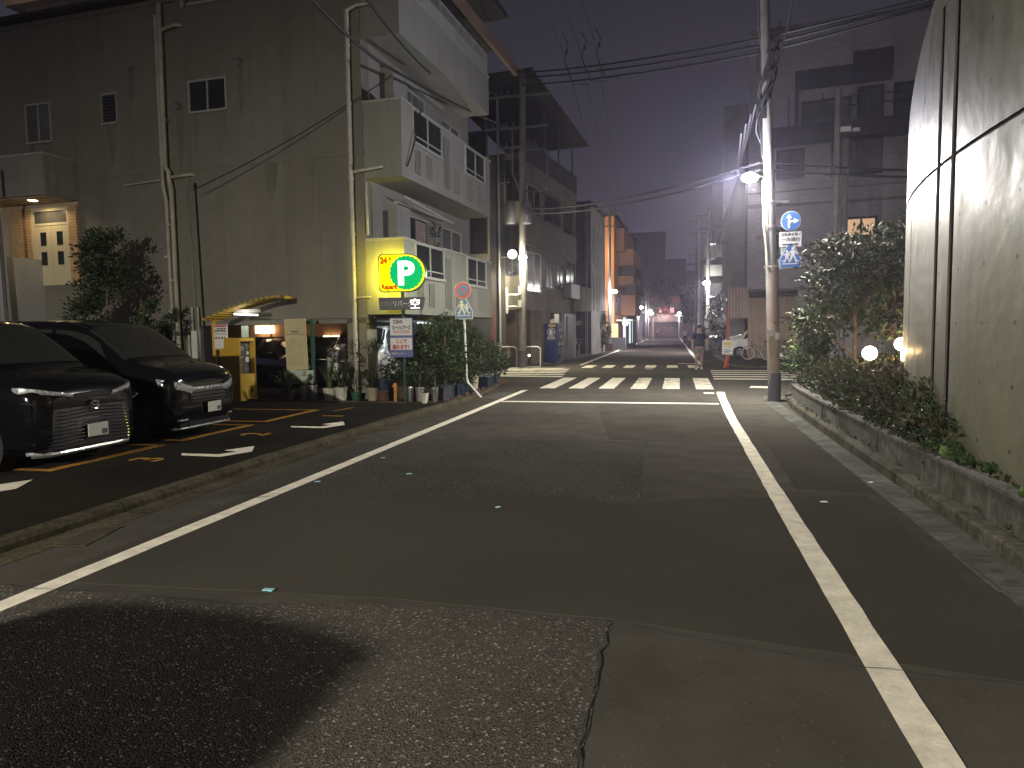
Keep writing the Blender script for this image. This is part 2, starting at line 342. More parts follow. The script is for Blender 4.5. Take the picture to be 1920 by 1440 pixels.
# ---------------------------------------------------------------- foliage
def leaf_cloud(blobs, n, size, mats=3, up=0.25, seed=1, jit=0.35, elong=1.9, shell=0.55):
    """many folded leaf faces spread through blobs (cx, cy, cz, rx, ry, rz); clumped so that gaps stay"""
    rnd = random.Random(seed); mb = MB(); vol = [b[3] * b[4] * b[5] for b in blobs]; tot = sum(vol)
    for b, v in zip(blobs, vol):
        cnt = int(n * v / tot); ncl = max(4, cnt // 22); cl = []
        for _ in range(ncl):
            while True:
                p = Vector((rnd.uniform(-1, 1), rnd.uniform(-1, 1), rnd.uniform(-1, 1)))
                if p.length <= 1 and p.length > shell * rnd.random(): break
            cl.append((p, rnd.randrange(mats) if rnd.random() < 0.6 else None))
        for k in range(cnt):
            p0, cm = cl[k % ncl]; g = 0.16
            p = Vector((p0.x + rnd.gauss(0, g), p0.y + rnd.gauss(0, g), p0.z + rnd.gauss(0, g)))
            c = Vector((b[0] + p.x * b[3], b[1] + p.y * b[4], b[2] + p.z * b[5]))
            d = Vector((p.x + rnd.gauss(0, 0.7), p.y + rnd.gauss(0, 0.7), p.z * 0.5 + up + rnd.gauss(0, 0.6)))
            if d.length < 1e-3: d = Vector((0, 0, 1))
            d.normalize(); s_ = d.cross(Vector((rnd.gauss(0, 1), rnd.gauss(0, 1), rnd.gauss(0, 1))))
            if s_.length < 1e-3: continue
            s_.normalize(); nn = d.cross(s_); L_ = size * rnd.uniform(1 - jit, 1 + jit); w = L_ / elong
            a = mb.P(c); t = mb.P(c + d * L_); l = mb.P(c + d * L_ * 0.45 + s_ * w * 0.5 + nn * w * 0.2); r = mb.P(c + d * L_ * 0.45 - s_ * w * 0.5 + nn * w * 0.2)
            m = cm if cm is not None else rnd.randrange(mats); mb.F([a, r, t], m); mb.F([a, t, l], m)
    return mb
def blades(n, length, width, spread, seed=1, m=1, base=0.04):
    rnd = random.Random(seed); mb = MB()
    for k in range(n):
        a = rnd.uniform(0, 6.283); t = spread * rnd.uniform(0.2, 1); L_ = length * rnd.uniform(0.6, 1); d = Vector((math.cos(a), math.sin(a), 0)); s_ = Vector((-math.sin(a), math.cos(a), 0)); prev = None
        for q in range(5):
            u = q / 4; p = d * (base + L_ * t * u * u) + Vector((0, 0, L_ * (u - 0.35 * t * u * u))); w = width * (1 - u) * (0.4 + 1.8 * u) / 0.9 if q < 4 else 0.002
            cur = (mb.P(p - s_ * w), mb.P(p + s_ * w))
            if prev: mb.F([prev[0], prev[1], cur[1], cur[0]], rnd.randrange(m))
            prev = cur
    return mb
def trunk(parent, path, r0, r1, limbs=(), name='trunk', m='bark'):
    b = MB(); b.tube(path, r0, 9, r1=r1)
    for pth, a, c in limbs: b.tube(pth, a, 6, r1=c)
    return b.build(name, m, parent, smooth=True)
# ================================================================= GROUND
rn = random.Random(3)
g = MB(); g.quad((-59, -29, -0.004), (59, -29, -0.004), (59, 214, -0.004), (-59, 214, -0.004)); struct(g, 'ground', 'asphalt_new')
g = MB(); g.prism([(-4.95, -25), (1.98, -25), (1.98, 16.6), (2.3, 17.6), (3.2, 18.6), (40, 14.5), (40, 23.5), (3.2, 29.4), (2.2, 31), (2.25, 150), (-5.1, 150), (-4.9, 40), (-5.2, 31.2), (-6.2, 30), (-40, 36), (-40, 25.5), (-6.4, 22.4), (-5.0, 20.6), (-4.75, 16)], -0.012, 0.0); struct(g, 'road', 'asphalt')
def rough(pts, jit=0.02, step=0.12):
    out = []
    for k in range(len(pts)):
        a, b = Vector(pts[k]), Vector(pts[(k + 1) % len(pts)]); n = max(1, int((b - a).length / step))
        for q in range(n): p = a + (b - a) * q / n; out.append((p.x + rn.uniform(-jit, jit), p.y + rn.uniform(-jit, jit)))
    return out
def sheet(pts, z, name, m, th=0.003): b = MB(); b.prism(pts, z - th, z); return struct(b, name, m)
sheet(rough([(-4.25, 3.62), (-3.4, 3.66), (-2.5, 3.62), (-1.75, 3.8), (-1.2, 3.82), (-0.33, 3.82), (-0.33, -3), (-4.25, -3)], 0.015), 0.004, 'road_patch', 'asphalt_rough')
sheet(rough([(-3.33, 9.95), (-0.32, 10.24), (-0.32, 6.55), (-4.45, 6.25), (-4.4, 9.3)], 0.015), 0.004, 'road_patch', 'asphalt_mid')
sheet(rough([(-0.3, 3.85), (1.8, 3.45), (1.8, 7.2), (0.4, 6.9), (-0.3, 6.6), (-4.1, 6.2), (-4.1, 3.75), (-1.7, 3.9)], 0.008), 0.003, 'road_patch', 'asphalt_new')
sheet([(-0.9, 10.3), (0.9, 10.4), (0.9, 15.3), (-1.6, 15.3)], 0.003, 'road_patch', 'asphalt_mid2')
sheet([(1.2, 7.4), (1.9, 7.35), (1.9, 12.0), (1.3, 12.2)], 0.003, 'road_patch', 'asphalt_new')
def crack(pts, w=0.012):
    pts = [Vector(p) for p in pts]; L_ = []; 
    for k in range(len(pts) - 1):
        n = max(2, int((pts[k + 1] - pts[k]).length / 0.07))
        for q in range(n): p = pts[k] + (pts[k + 1] - pts[k]) * q / n; L_.append((p.x + rn.gauss(0, 0.009), p.y + rn.gauss(0, 0.009), w * rn.uniform(0.15, 1.2)))
    b = MB()
    for k in range(len(L_) - 1):
        (x0, y0, a), (x1, y1, c) = L_[k], L_[k + 1]; d = Vector((x1 - x0, y1 - y0)).normalized(); nx, ny = -d.y, d.x
        b.quad((x0 - nx * a / 2, y0 - ny * a / 2, 0.0105), (x0 + nx * a / 2, y0 + ny * a / 2, 0.0105), (x1 + nx * c / 2, y1 + ny * c / 2, 0.0105), (x1 - nx * c / 2, y1 - ny * c / 2, 0.0105))
    struct(b, 'road_crack', 'crack')
crack([(-0.33, 3.8), (-0.34, 2.9), (-0.34, 1.8)], 0.012)
crack([(-4.2, 3.62), (-2.5, 3.63), (-1.3, 3.82), (-0.3, 3.8), (0.3, 3.62), (0.9, 3.5), (1.9, 3.4)], 0.009)
crack([(-0.32, 6.55), (0.2, 6.45), (0.8, 6.1), (1.3, 5.95), (1.9, 5.9)], 0.009)
crack([(-4.4, 6.25), (-2, 6.4), (-0.32, 6.5)], 0.01)
crack([(-0.32, 6.6), (-0.32, 10.2)], 0.012)
crack([(-2.2, 3.3), (-1.9, 3.0), (-1.8, 2.6)], 0.006); crack([(-1.6, 10.2), (-1.3, 11.4), (-1.0, 13.5)], 0.014)
crack([(-3.0, 6.5), (-2.6, 8.0), (-2.7, 9.6)], 0.006); crack([(-4.6, 12.2), (-0.5, 12.6), (1.7, 12.3)], 0.008)
# kerbs, gutter and lot
g = MB(); g.box(1.93, 2.21, -20, 16.2, 0.0, 0.006); struct(g, 'gutter', 'gutter_concrete')
def kerb(path, w, h, name, m, ch=0.02):
    """kerb of width w swept along path (its road edge); the body lies to the right of the path"""
    b = MB(); rings = []
    P = [Vector(p) for p in path]
    for k, p in enumerate(P):
        d = (P[min(k + 1, len(P) - 1)] - P[max(k - 1, 0)]).normalized(); nr = Vector((d.y, -d.x))
        rings.append([b.P((*(p + nr * a), z)) for a, z in ((0, -0.01), (0.005, h - ch), (ch, h), (w - 0.01, h), (w, h - 0.01), (w, -0.01))])
    for k in range(len(rings) - 1):
        for j in range(5): b.F([rings[k][j], rings[k + 1][j], rings[k + 1][j + 1], rings[k][j + 1]])
    b.F(rings[0]); b.F(rings[-1][::-1]); return struct(b, name, m)
kr = [(2.21, -20), (2.21, 8), (2.24, 12), (2.3, 15), (2.42, 16.4), (2.62, 17.4), (3.0, 18.1), (3.8, 18.5), (12, 18.0), (30, 16)]
kerb(kr, 0.15, 0.12, 'kerb', 'kerb_concrete')
g = MB(); g.prism([(1.95, 16.4), (2.05, 17.3), (2.4, 18.2), (3.3, 18.75), (3.4, 18.5), (2.6, 17.8), (2.4, 16.6)], 0, 0.008); struct(g, 'gutter', 'gutter_concrete')
kl = [(-4.87, -20), (-4.84, 4), (-4.86, 8), (-4.78, 12), (-4.66, 14.5), (-4.6, 16.6), (-4.72, 18.6), (-4.95, 20.3), (-5.4, 21.6), (-6.3, 22.5), (-8, 22.9), (-20, 23.8)]
kerb(kl[::-1], 0.17, 0.085, 'kerb', 'kerb_lot', 0.035)
g = MB(); g.prism([(-4.86, -20), (-4.60, -20), (-4.58, 6), (-4.62, 11), (-4.5, 14.5), (-4.42, 16.6), (-4.6, 19), (-4.72, 18.6), (-4.6, 16.6), (-4.66, 14.5), (-4.78, 12), (-4.86, 8)], 0, 0.005); struct(g, 'gutter', 'kerb_lot')
g = MB(); g.prism([(-4.95, -12), (-4.98, 4), (-4.98, 8), (-4.92, 12), (-4.8, 14.5), (-4.75, 16.6), (-4.86, 18.6), (-5.1, 20.2), (-5.5, 21.4), (-6.4, 22.3), (-30, 24), (-30, -12)], 0.0, 0.012); struct(g, 'parking_lot', 'lot_asphalt')
# kerb line between lot and plants
g = MB(); g.prism([(-12.5, 15.3), (-5.9, 14.86), (-5.2, 15.0), (-5.2, 15.12), (-5.9, 14.96), (-12.5, 15.4)], 0.012, 0.045); struct(g, 'lot_edging', 'kerb_lot')
# drain covers
def cover(pts, name='drain_cover'): b = MB(); b.prism(pts, 0.006, 0.011); return struct(b, name, 'gutter_concrete')
cover([(1.9, 4.68), (2.19, 4.72), (2.19, 5.42), (1.9, 5.4)]); 
b = MB()
for y in (4.88, 5.08, 5.28): b.lathe([(0, 0.0125), (0.042, 0.0125)], (2.06, y, 0), 12)
b.prism([(1.93, 4.72), (1.945, 4.72), (1.945, 5.38), (1.93, 5.38)], 0.011, 0.0125); struct(b, 'drain_slot', 'crack')
b = MB(); b.prism([(-4.7, 4.38), (-4.36, 4.45), (-4.5, 5.0), (-4.7, 4.95)], 0.004, 0.009); struct(b, 'drain_cover', 'kerb_lot')
b = MB(); b.prism([(-4.66, 4.46), (-4.43, 4.5), (-4.53, 4.92), (-4.66, 4.9)], 0.009, 0.0105); struct(b, 'drain_slot', 'asphalt_new')
b = MB(); b.prism([(-4.4, 16.1), (-4.1, 16.1), (-3.95, 17.9), (-4.5, 17.9)], 0.004, 0.008); struct(b, 'drain_cover', 'gutter_concrete')
# apron at the far right corner, far pavement slabs
g = MB(); g.prism([(2.25, 31.2), (3.0, 30.2), (4.2, 29.9), (40, 24.2), (40, 50), (2.5, 50)], 0, 0.02); struct(g, 'pavement', 'asphalt_new')
b = MB()
pth = [(2.35, 150), (2.35, 36), (2.27, 31.4), (2.8, 30.2), (4.2, 29.75), (40, 24.0)]
for k in range(len(pth) - 1):
    a, c = Vector(pth[k]), Vector(pth[k + 1]); d = (c - a).normalized(); n_ = Vector((-d.y, d.x)) * 0.14
    b.prism([tuple(a), tuple(c), tuple(c + n_), tuple(a + n_)], -0.002, 0.075 + 0.001 * k)
struct(b, 'kerb', 'kerb_concrete')
b = MB(); pth = [(-5.25, 150), (-5.2, 60), (-5.15, 40), (-5.25, 32.2), (-5.8, 30.9), (-6.8, 30.4), (-40, 35)]
for k in range(len(pth) - 1):
    a, c = Vector(pth[k]), Vector(pth[k + 1]); d = (c - a).normalized(); n_ = Vector((d.y, -d.x)) * 0.14
    b.prism([tuple(a), tuple(c), tuple(c + n_), tuple(a + n_)], -0.002, 0.09 + 0.001 * k)
struct(b, 'kerb', 'kerb_concrete')
g = MB(); g.prism([(-5.3, 32.2), (-5.85, 31.0), (-6.8, 30.5), (-40, 35.1), (-40, 60), (-5.3, 60)], 0, 0.06); struct(g, 'pavement', 'gutter_concrete')
# ---------------- road markings
def mark(pts, m='road_paint', name='road_marking', z=0.0085): b = MB(); b.prism(pts, z - 0.003, z); return struct(b, name, m)
mark(rough([(-3.96, -4), (-3.96, 18.6), (-3.81, 18.7), (-3.81, -4)], 0.004, 0.25))
mark(rough([(0.87, -4), (0.90, 7), (0.95, 13.4), (1.05, 17.9), (1.08, 18.55), (1.27, 18.5), (1.2, 17), (1.1, 13), (1.06, 8), (1.02, -4)], 0.004, 0.25))
mark([(-3.81, 15.52), (0.95, 15.5), (0.96, 15.7), (-3.81, 15.72)], z=0.0087)
st = [(-3.62, -3.19), (-2.80, -2.39), (-1.98, -1.56), (-1.12, -0.70), (-0.28, 0.18), (0.60, 1.06)]
for k, (a, c) in enumerate(st):
    mark(rough([(a, 19.35), (c, 19.35), (c + 0.04, 23.7), (a + 0.03, 23.7)], 0.006, 0.3), 'road_paint_worn' if k in (3, 4, 5) else 'road_paint')
for k, (a, c) in enumerate([(-3.8, -3.35), (-2.93, -2.5), (-2.04, -1.62), (-1.16, -0.71), (-0.25, 0.2), (0.62, 1.06)]):
    mark(rough([(a, 30.0), (c, 30.0), (c, 32.2), (a, 32.2)], 0.006, 0.3), 'road_paint_worn' if k in (2, 3) else 'road_paint')
for k in range(6):      # stripes across the left side street
    y = 24.1 + 1.05 * k; mark([(-3.75 - 0.1 * k - (0.35 if k == 5 else 0), y), (-3.72 - 0.1 * k, y + 0.42), (-6.2 - 0.25 * k, y + 0.75), (-6.2 - 0.25 * k, y + 0.33)], 'road_paint_worn')
for k in range(5):      # stripes across the right side street
    y = 23.2 + 1.15 * k; mark([(1.25 + 0.03 * k, y), (1.3 + 0.03 * k, y + 0.45), (4.6, y + 0.15), (4.6, y - 0.3)])
mark([(-4.2, 32.4), (-4.05, 32.4), (-3.9, 150), (-4.1, 150)]); mark([(1.12, 32.6), (1.27, 32.6), (1.25, 150), (1.05, 150)])
mark([(0.25, 33.4), (1.1, 33.4), (1.1, 33.75), (0.25, 33.75)]); mark([(0.75, 18.0), (1.0, 18.0), (1.0, 18.35), (0.75, 18.35)], 'road_paint_worn')
mark([(-1.1, 29.0), (-0.75, 29.0), (-0.75, 29.3), (-1.1, 29.3)], 'road_paint_worn')
mark([(-4.1, 149.5), (1.2, 149.5), (1.2, 150.2), (-4.1, 150.2)])
mark([(2.0, 19.9), (2.5, 19.8), (2.7, 20.4), (2.1, 20.5)], 'road_paint_worn')
# bay lines (yellow), bay numbers and white arrows in the parking lot
for y0, y1 in ((6.86, 8.82), (9.18, 11.04), (11.42, 13.39)):
    mark(rough([(-7.28, y0), (-7.14, y0), (-7.14, y1), (-7.28, y1)], 0.004, 0.3), 'yellow_paint', z=0.019)
    for y in (y0, y1 - 0.1): mark(rough([(-12.2, y), (-7.28, y), (-7.28, y + 0.1), (-12.2, y + 0.1)], 0.004, 0.3), 'yellow_paint', z=0.0192)
mark([(-6.75, 13.2), (-6.7, 13.2), (-6.6, 13.9), (-6.66, 13.9)], 'yellow_paint', z=0.019)
def gtext(s, x, y, size):
    q = text(s, size, GX(x, y, 0.0165, R(90)), 'yellow_paint', None, 'bay_number', 'CENTER', 0.0015, 0.004, 1.0); q['kind'] = 'structure'
gtext('3', -6.35, 7.75, 0.62); gtext('2', -6.25, 10.0, 0.62); gtext('1', -6.15, 12.45, 0.62)
def arrow(x, y): mark([(x + a, y + c) for a, c in ((-.62, -.04), (-.52, -.17), (.07, -.19), (.25, .25), (.02, .66), (-.18, .27), (.05, .22), (-.06, -.03))], 'road_paint', z=0.019)
arrow(-5.8, 8.25); arrow(-5.78, 11.0); arrow(-6.95, 5.75)
# litter on the road
for k, (x, y, a, m_, s_) in enumerate([(-2.45, 3.87, 0.1, 'glaze_cyan', 0.035), (-2.89, 7.44, 0.6, 'glaze_cyan', 0.03), (-1.54, 6.14, 1.1, 'glaze_cyan', 0.025), (-3.72, 6.88, 0.4, 'glaze_cyan', 0.03), (-3.59, 8.35, 0.9, 'glaze_cyan', 0.025), (1.35, 6.85, 0.3, 'paper', 0.03), (1.98, 7.8, 0.8, 'paper', 0.03)]):
    b = MB(); b.box(-s_, s_, -s_ * 0.5, s_ * 0.5, 0, 0.006); b.box(s_ * 0.2, s_ * 0.9, -s_ * 0.7, -s_ * 0.3, 0, 0.004)
    lab = ['pale blue paper scrap on the rough asphalt nearest the camera', 'pale blue scrap on the rough patch, right of the white line', 'pale blue scrap on smooth asphalt near the middle of the road', 'pale blue scrap just right of the left white line', 'pale blue scrap farthest up the left white line', 'white paper scrap on the asphalt right of the right white line', 'white paper scrap in the gutter beside the planter wall'][k]
    tag(b.build('paper_scrap', m_, None, loc=(x, y, 0.009), rz=a), lab, 'litter', 'scraps of paper on the road')

# ================================================================= LEFT APARTMENT BUILDING (local x along the front, y away from us)
AB = thing('apartment_building', 'grey four storey apartment block with stacked balconies over a parking floor', 'building', (-7.38, 15.78, 0), R(-3.8))
w = MB()
w.box(-8.2, 0.3, 0, 7.2, 1.95, 12.4); w.box(-26, -8.2, 0.0, 7.2, 1.95, 9.9); w.box(-26, -4.9, -0.03, 0.15, 9.9, 10.02)
w.build('wall', 'wall_facade', AB)
w = MB(); w.box(0.3, 0.315, 0.35, 7.2, 1.96, 12.3); w.build('side_wall', 'wall_side', AB)
w = MB(); w.box(-5.2, -4.8, -0.06, 0.0, 9.9, 12.4); w.box(-26, 0.35, -0.02, 0.0, 5.76, 5.83); w.build('wall_band', 'wall_facade', AB)
w = MB(); w.box(-26.2, -5.0, -0.35, 0.4, 10.02, 10.1); w.build('roof_edge', 'roof_dark', AB)
# roof eave running over the balconies
w = MB(); w.box(-0.6, 1.3, -1.6, 7.4, 10.66, 10.8, 0); w.box(1.3, 1.42, -1.6, 9.3, 10.5, 10.82, 1); w.build('eave', ['roof_dark', 'eave_tan'], AB)
w = MB(); w.box(-8, 1.1, -1.2, 9.2, 12.4, 12.6); w.build('roof', 'roof_dark', AB)
# columns of the parking floor
for (x, y) in ((-0.02, 0.2), (-4.9, 0.25), (-9.0, 0.25), (-0.02, 6.9)):
    w = MB(); w.box(x - 0.22, x + 0.3, y - 0.2, y + 0.3, 0, 1.96); w.build('column', 'wall_facade', AB)
w = MB(); w.box(-9.2, 0.3, 0.0, 0.25, 1.83, 1.96); w.build('beam', 'soffit', AB)
w = MB(); w.box(-14, -9.2, 0.35, 0.5, 0, 1.95); w.box(-7.4, -7.1, 0.4, 0.5, 0, 1.95); w.box(-9.3, -5.3, 0.45, 0.55, 0.0, 1.35); w.build('screen_wall', 'dark_render', AB)
# inside of the parking floor
w = MB(); w.box(-14, 0.1, 7.0, 7.15, 0, 1.95); w.build('rear_wall', 'grey_render', AB)
w = MB(); w.box(-14, 0.3, 0.0, 7.2, 1.935, 1.949); w.build('ceiling', 'soffit', AB)
w = MB()
for (x0, x1, z0, z1) in ((-9.6, -5.6, 1.5, 1.93), (-5.5, -2.2, 1.5, 1.93)): w.box(x0, x1, 4.5, 4.6, z0, z1)
w.build('sign_fascia', 'orange_wall', AB)
MB().box(-6.0, -5.4, 4.3, 4.45, 1.62, 1.86).build('parking_light', 'lamp_warm', AB); MB().box(-3.6, -2.9, 4.4, 4.47, 1.49, 1.52).build('parking_light', 'lamp_warm', AB); MB().box(-2.8, -2.3, 4.4, 4.47, 1.49, 1.52).build('parking_light', 'lamp_warm', AB)
light('garage_light', 'POINT', (-4.6, 3.9, 1.6), 4.5, (1.0, 0.62, 0.32), 0.15, parent=AB)
w = MB(); w.box(-0.75, -0.65, 5.2, 6.3, 1.86, 1.92); w.build('parking_light', 'cool_window', AB)
light('garage_tube', 'POINT', (-1.2, 5.0, 1.75), 34, (0.85, 0.95, 1.0), 0.2, parent=AB)
w = MB(); w.box(-1.62, -1.42, 2.6, 3.0, 0.3, 1.9); w.build('panel', 'curtain', AB)
# balconies
FXm = side_X(1.28)
def ribs(parent, y0, y1, z0, z1, n=5):
    b = MB(FXm)
    for k in range(n): x = y0 + (y1 - y0) * k / (n - 1); b.box(x - 0.022, x + 0.022, -0.03, 0.0, z0, z1)
    b.build('rib_panel', 'balcony_paint', parent)
LV = [(2.03, 3.76), (5.2, 6.92), (8.38, 9.5)]
for li, (z0, z1) in enumerate(LV):
    b = MB(); b.box(0.3, 1.28, 0.02, 6.48, z0, z0 + 0.12); b.box(0.3, 1.28, 0.02, 0.14, z0 + 0.12, z1); b.box(0.3, 1.28, 6.36, 6.48, z0 + 0.12, z1)
    if li < 2:   # front parapet with two window openings
        zo = z1 - 0.75
        b.box(1.16, 1.28, 0.14, 6.36, z0 + 0.12, zo); b.box(1.16, 1.28, 0.14, 0.6, zo, z1); b.box(1.16, 1.28, 2.42, 4.2, zo, z1); b.box(1.16, 1.28, 5.92, 6.36, zo, z1)
    else: b.box(1.16, 1.28, 0.14, 6.36, z0 + 0.12, z1)
    B_ = b.build('balcony', 'balcony_paint', AB)
    for q in [(0.26, 1.31, 0.0, 0.16), (0.3, 1.31, 6.34, 6.5)] + [(1.14, 1.31, a_, d_) for a_, d_ in (((0.16, 6.34),) if li == 2 else ((0.16, 0.6), (2.42, 4.2), (5.92, 6.34)))]: MB().box(*q, z1, z1 + 0.05).build('coping', 'frame_alu', B_)
    if li < 2:
        for a_, d_ in ((0.6, 2.42), (4.2, 5.92)):
            window(AB, a_ - 0.02, d_ + 0.02, zo - 0.1, z1 + 0.02, FXm, 0.0, 2, fr=0.07, proud=0.04, rail=zo + 0.1, name='balcony_window')
        for (a_, d_, e_, f_) in ((0.75, 1.05, z0 + .2, zo - .2), (1.45, 1.75, z0 + .2, zo - .2), (2.55, 2.95, z0 + .2, z1 - .2), (3.35, 3.7, z0 + .2, zo - .1), (4.3, 4.65, z0 + .2, zo - .2), (5.2, 5.5, z0 + .2, zo - .2)):
            ribs(B_, a_, d_, e_, f_)
    else:
        c = MB(FXm)
        for z in (9.58, 10.18): c.box(0.05, 6.45, 0.03, 0.07, z, z + 0.04)
        for k in range(6): c.box(0.05 + 1.27 * k, 0.11 + 1.27 * k, 0.02, 0.08, 9.5, 10.2)
        for k in range(88): c.box(0.1 + 0.0725 * k, 0.118 + 0.0725 * k, 0.04, 0.06, 9.6, 10.18)
        c.box(0.05, 6.45, 0.02, 0.03, 9.62, 9.9)
        c.build('railing', 'frame_alu', AB)
# wall windows behind the balconies
SX = side_X(0.315)
def slid(y0, y1, z0, z1, gm='glass_grey'):
    w_ = window(AB, y0, y1, z0, z1, SX, 0.0, 2, gm=gm, proud=0.06); return w_
slid(2.0, 3.6, 3.0, 4.72, 'glass_dark'); slid(4.6, 6.3, 3.0, 4.72); slid(1.9, 3.5, 6.3, 8.0); slid(4.7, 6.3, 6.3, 7.9); slid(2.0, 3.5, 9.6, 10.5)
b = MB(SX); b.box(2.85, 3.5, -0.02, -0.014, 3.1, 4.64); b.build('curtain', 'curtain', AB)
for z in (4.86, 8.06):
    b = MB(SX); b.box(1.5, 4.6, -0.18, 0.0, z, z + 0.07); b.build('window_canopy', 'frame_alu', AB)
for z0_ in (3.0, 6.3):
    b = MB(SX); b.box(0.95, 1.75, -0.35, 0.0, z0_, z0_ + 1.75); b.box(0.9, 0.94, -0.12, 0.0, z0_, z0_ + 1.6, 1); b.build('shutter_box', ['balcony_paint', 'frame_dark'], AB)
# plant and things on the first balcony are built later; front windows
def fwin(x0, x1, z0, z1, nm=2, gm='glass_dark'): return window(AB, x0, x1, z0, z1, None, 0.0, nm, gm=gm, fm='frame_alu')
fwin(-4.5, -3.36, 7.12, 7.93); fwin(-9.85, -8.95, 6.82, 7.88, 2, 'glass_grey')
f_ = window(AB, -7.24, -6.72, 7.1, 7.9, None, 0.0, 1)
b = MB()
for k in range(9): b.box(-7.22, -6.74, -0.05, -0.015, 7.14 + 0.082 * k, 7.19 + 0.082 * k)
b.build('louvre', 'frame_dark', f_)
b = MB(); b.box(-4.4, -3.3, -0.08, 0.0, 9.72, 9.78); b.box(-4.6, -4.5, -0.07, 0, 9.7, 11)
for k in range(16): b.box(-4.35 + 0.07 * k, -4.33 + 0.07 * k, -0.07, -0.05, 9.78, 10.8)
b.build('window_bars', 'frame_alu', AB)
b = MB(); b.box(-4.45, -3.3, -0.03, 0.01, 9.78, 10.8); b.build('pane', 'glass_dark', AB)
for (x, z, r_) in ((-2.97, 8.22, 0.085), (-4.82, 7.36, 0.085), (-6.27, 8.43, 0.06)):
    b = MB(); b.lathe([(0, -0.14), (r_ * 0.8, -0.13), (r_, -0.05), (r_ * 1.1, 0.0)], (x, 0, z), 16, axis='y'); b.build('vent_cap', 'steel', AB, smooth=True)
# pipes on the front
def pipe(path, r, m='pipe_paint', brackets=()):
    b = MB(); b.tube(path, r, 10)
    for z in brackets: b.lathe([(r * 1.25, z - 0.03), (r * 1.25, z + 0.03)], (path[0][0], path[0][1], 0), 10)
    return b.build('downpipe', m, AB, smooth=True)
pipe([(-5.18, -0.14, 9.85), (-5.2, -0.14, 7), (-5.2, -0.14, 5.85), (-5.1, -0.15, 5.72), (-5.1, -0.15, 5.55), (-5.06, -0.13, 5.3), (-5.05, -0.13, 0.9)], 0.06, brackets=(8.6, 7.0, 4.4, 3.0))
pipe([(-5.33, -0.1, 9.6), (-5.33, -0.1, 5.4), (-5.25, -0.1, 5.0), (-5.22, -0.1, 0.9)], 0.05, brackets=(8, 6.2, 3.6, 2.2))
pipe([(0.03, -0.12, 9.0), (0.03, -0.12, 0.1)], 0.055, brackets=(8.2, 6.9, 5.2, 3.9, 2.4))
pipe([(0.36, 0.0, 5.1), (0.36, -0.02, 4.9), (0.36, 0.02, 3.9)], 0.035)
pipe([(-5.18, -0.14, 9.2), (-4.75, -0.14, 9.28), (-4.6, -0.02, 9.3)], 0.04); pipe([(-5.1, -0.1, 5.6), (-4.5, -0.08, 5.63), (-4.45, 0.0, 5.63)], 0.04)
pipe([(0.03, -0.1, 5.35), (0.75, -0.08, 5.42), (0.8, 0.0, 5.44)], 0.035); pipe([(0.03, -0.1, 9.0), (0.25, -0.08, 9.1), (0.6, 0.0, 9.12)], 0.04)
pipe([(-6.6, -0.07, 5.5), (-5.3, -0.07, 5.56)], 0.022); pipe([(0.05, -0.12, 2.42), (0.45, -0.1, 2.43)], 0.03)
for x, z1 in ((-4.62, 2.3), (-4.45, 2.3), (-4.75, 1.6)): pipe([(x, -0.1, 0.0), (x, -0.1, z1)], 0.035)
for (x, z, w_, h_) in ((-2.97, 8.1, .10, 1.3), (-4.82, 7.24, .12, 1.7), (-6.27, 8.34, .07, .8), (-4.35, 7.08, .08, .9), (-3.5, 7.08, .06, .6), (-6.98, 7.06, .16, 1.1), (-9.7, 6.8, .08, .8), (-2.2, 5.74, .2, 1.0), (-1.1, 5.74, .12, 1.5), (-7.4, 5.74, .15, 1.2)):
    b = MB(); b.prismy([(x - w_, z), (x - w_ * .7, z - h_ * .5), (x - w_ * .2, z - h_), (x + w_ * .15, z - h_ * .8), (x + w_ * .6, z - h_ * .6), (x + w_, z)], -0.0035, 0.001); b.build('weather_stain', 'stain', AB)
b = MB(); b.tube([(-4.16, -0.45, 0), (-4.3, -0.45, 5.35)], 0.033, 10); b.lathe([(0.05, 5.3), (0.05, 5.42), (0, 5.42)], (-4.3, -0.45, 0), 10); b.build('conduit_post', 'pole_concrete', AB, smooth=True)
b = MB(); b.box(-4.34, -4.18, -0.5, -0.36, 0.8, 1.7); b.build('meter_box', 'metal_white', AB)
# entrance porch at the left
b = MB(); b.box(-26, -8.2, -1.0, -0.86, 5.22, 6.22); b.box(-8.34, -8.2, -0.86, 0.0, 5.22, 6.22); b.build('porch_parapet', 'balcony_paint', AB)
b = MB(); b.box(-26, -8.18, -1.03, 0.0, 6.22, 6.28); b.build('coping', 'frame_alu', AB)
b = MB(); b.box(-26, -8.34, -0.86, 0.0, 5.2, 5.26); b.build('porch_ceiling', 'tan_wall', AB)
b = MB(); b.box(-26, -8.22, -0.02, -0.005, 3.0, 5.2); b.build('entrance_wall', 'tan_wall', AB)
for q in ((-10.5, -9.82), (-8.5, -8.22)): MB().box(q[0], q[1], -0.1, 0.0, 3.0, 5.1).build('brick_pier', 'brick_warm', AB)
b = MB(); b.box(-9.82, -8.5, -0.07, 0.0, 5.0, 5.1); b.box(-9.82, -9.74, -0.07, 0, 3, 5.0); b.box(-8.58, -8.5, -0.07, 0, 3, 5); b.box(-9.74, -8.58, -0.06, 0, 4.62, 4.68); D_ = b.build('door_frame', 'door_cream', AB)
b = MB(); b.box(-9.74, -8.58, -0.04, 0, 4.68, 5.0); b.build('transom_pane', 'glass_grey', D_)
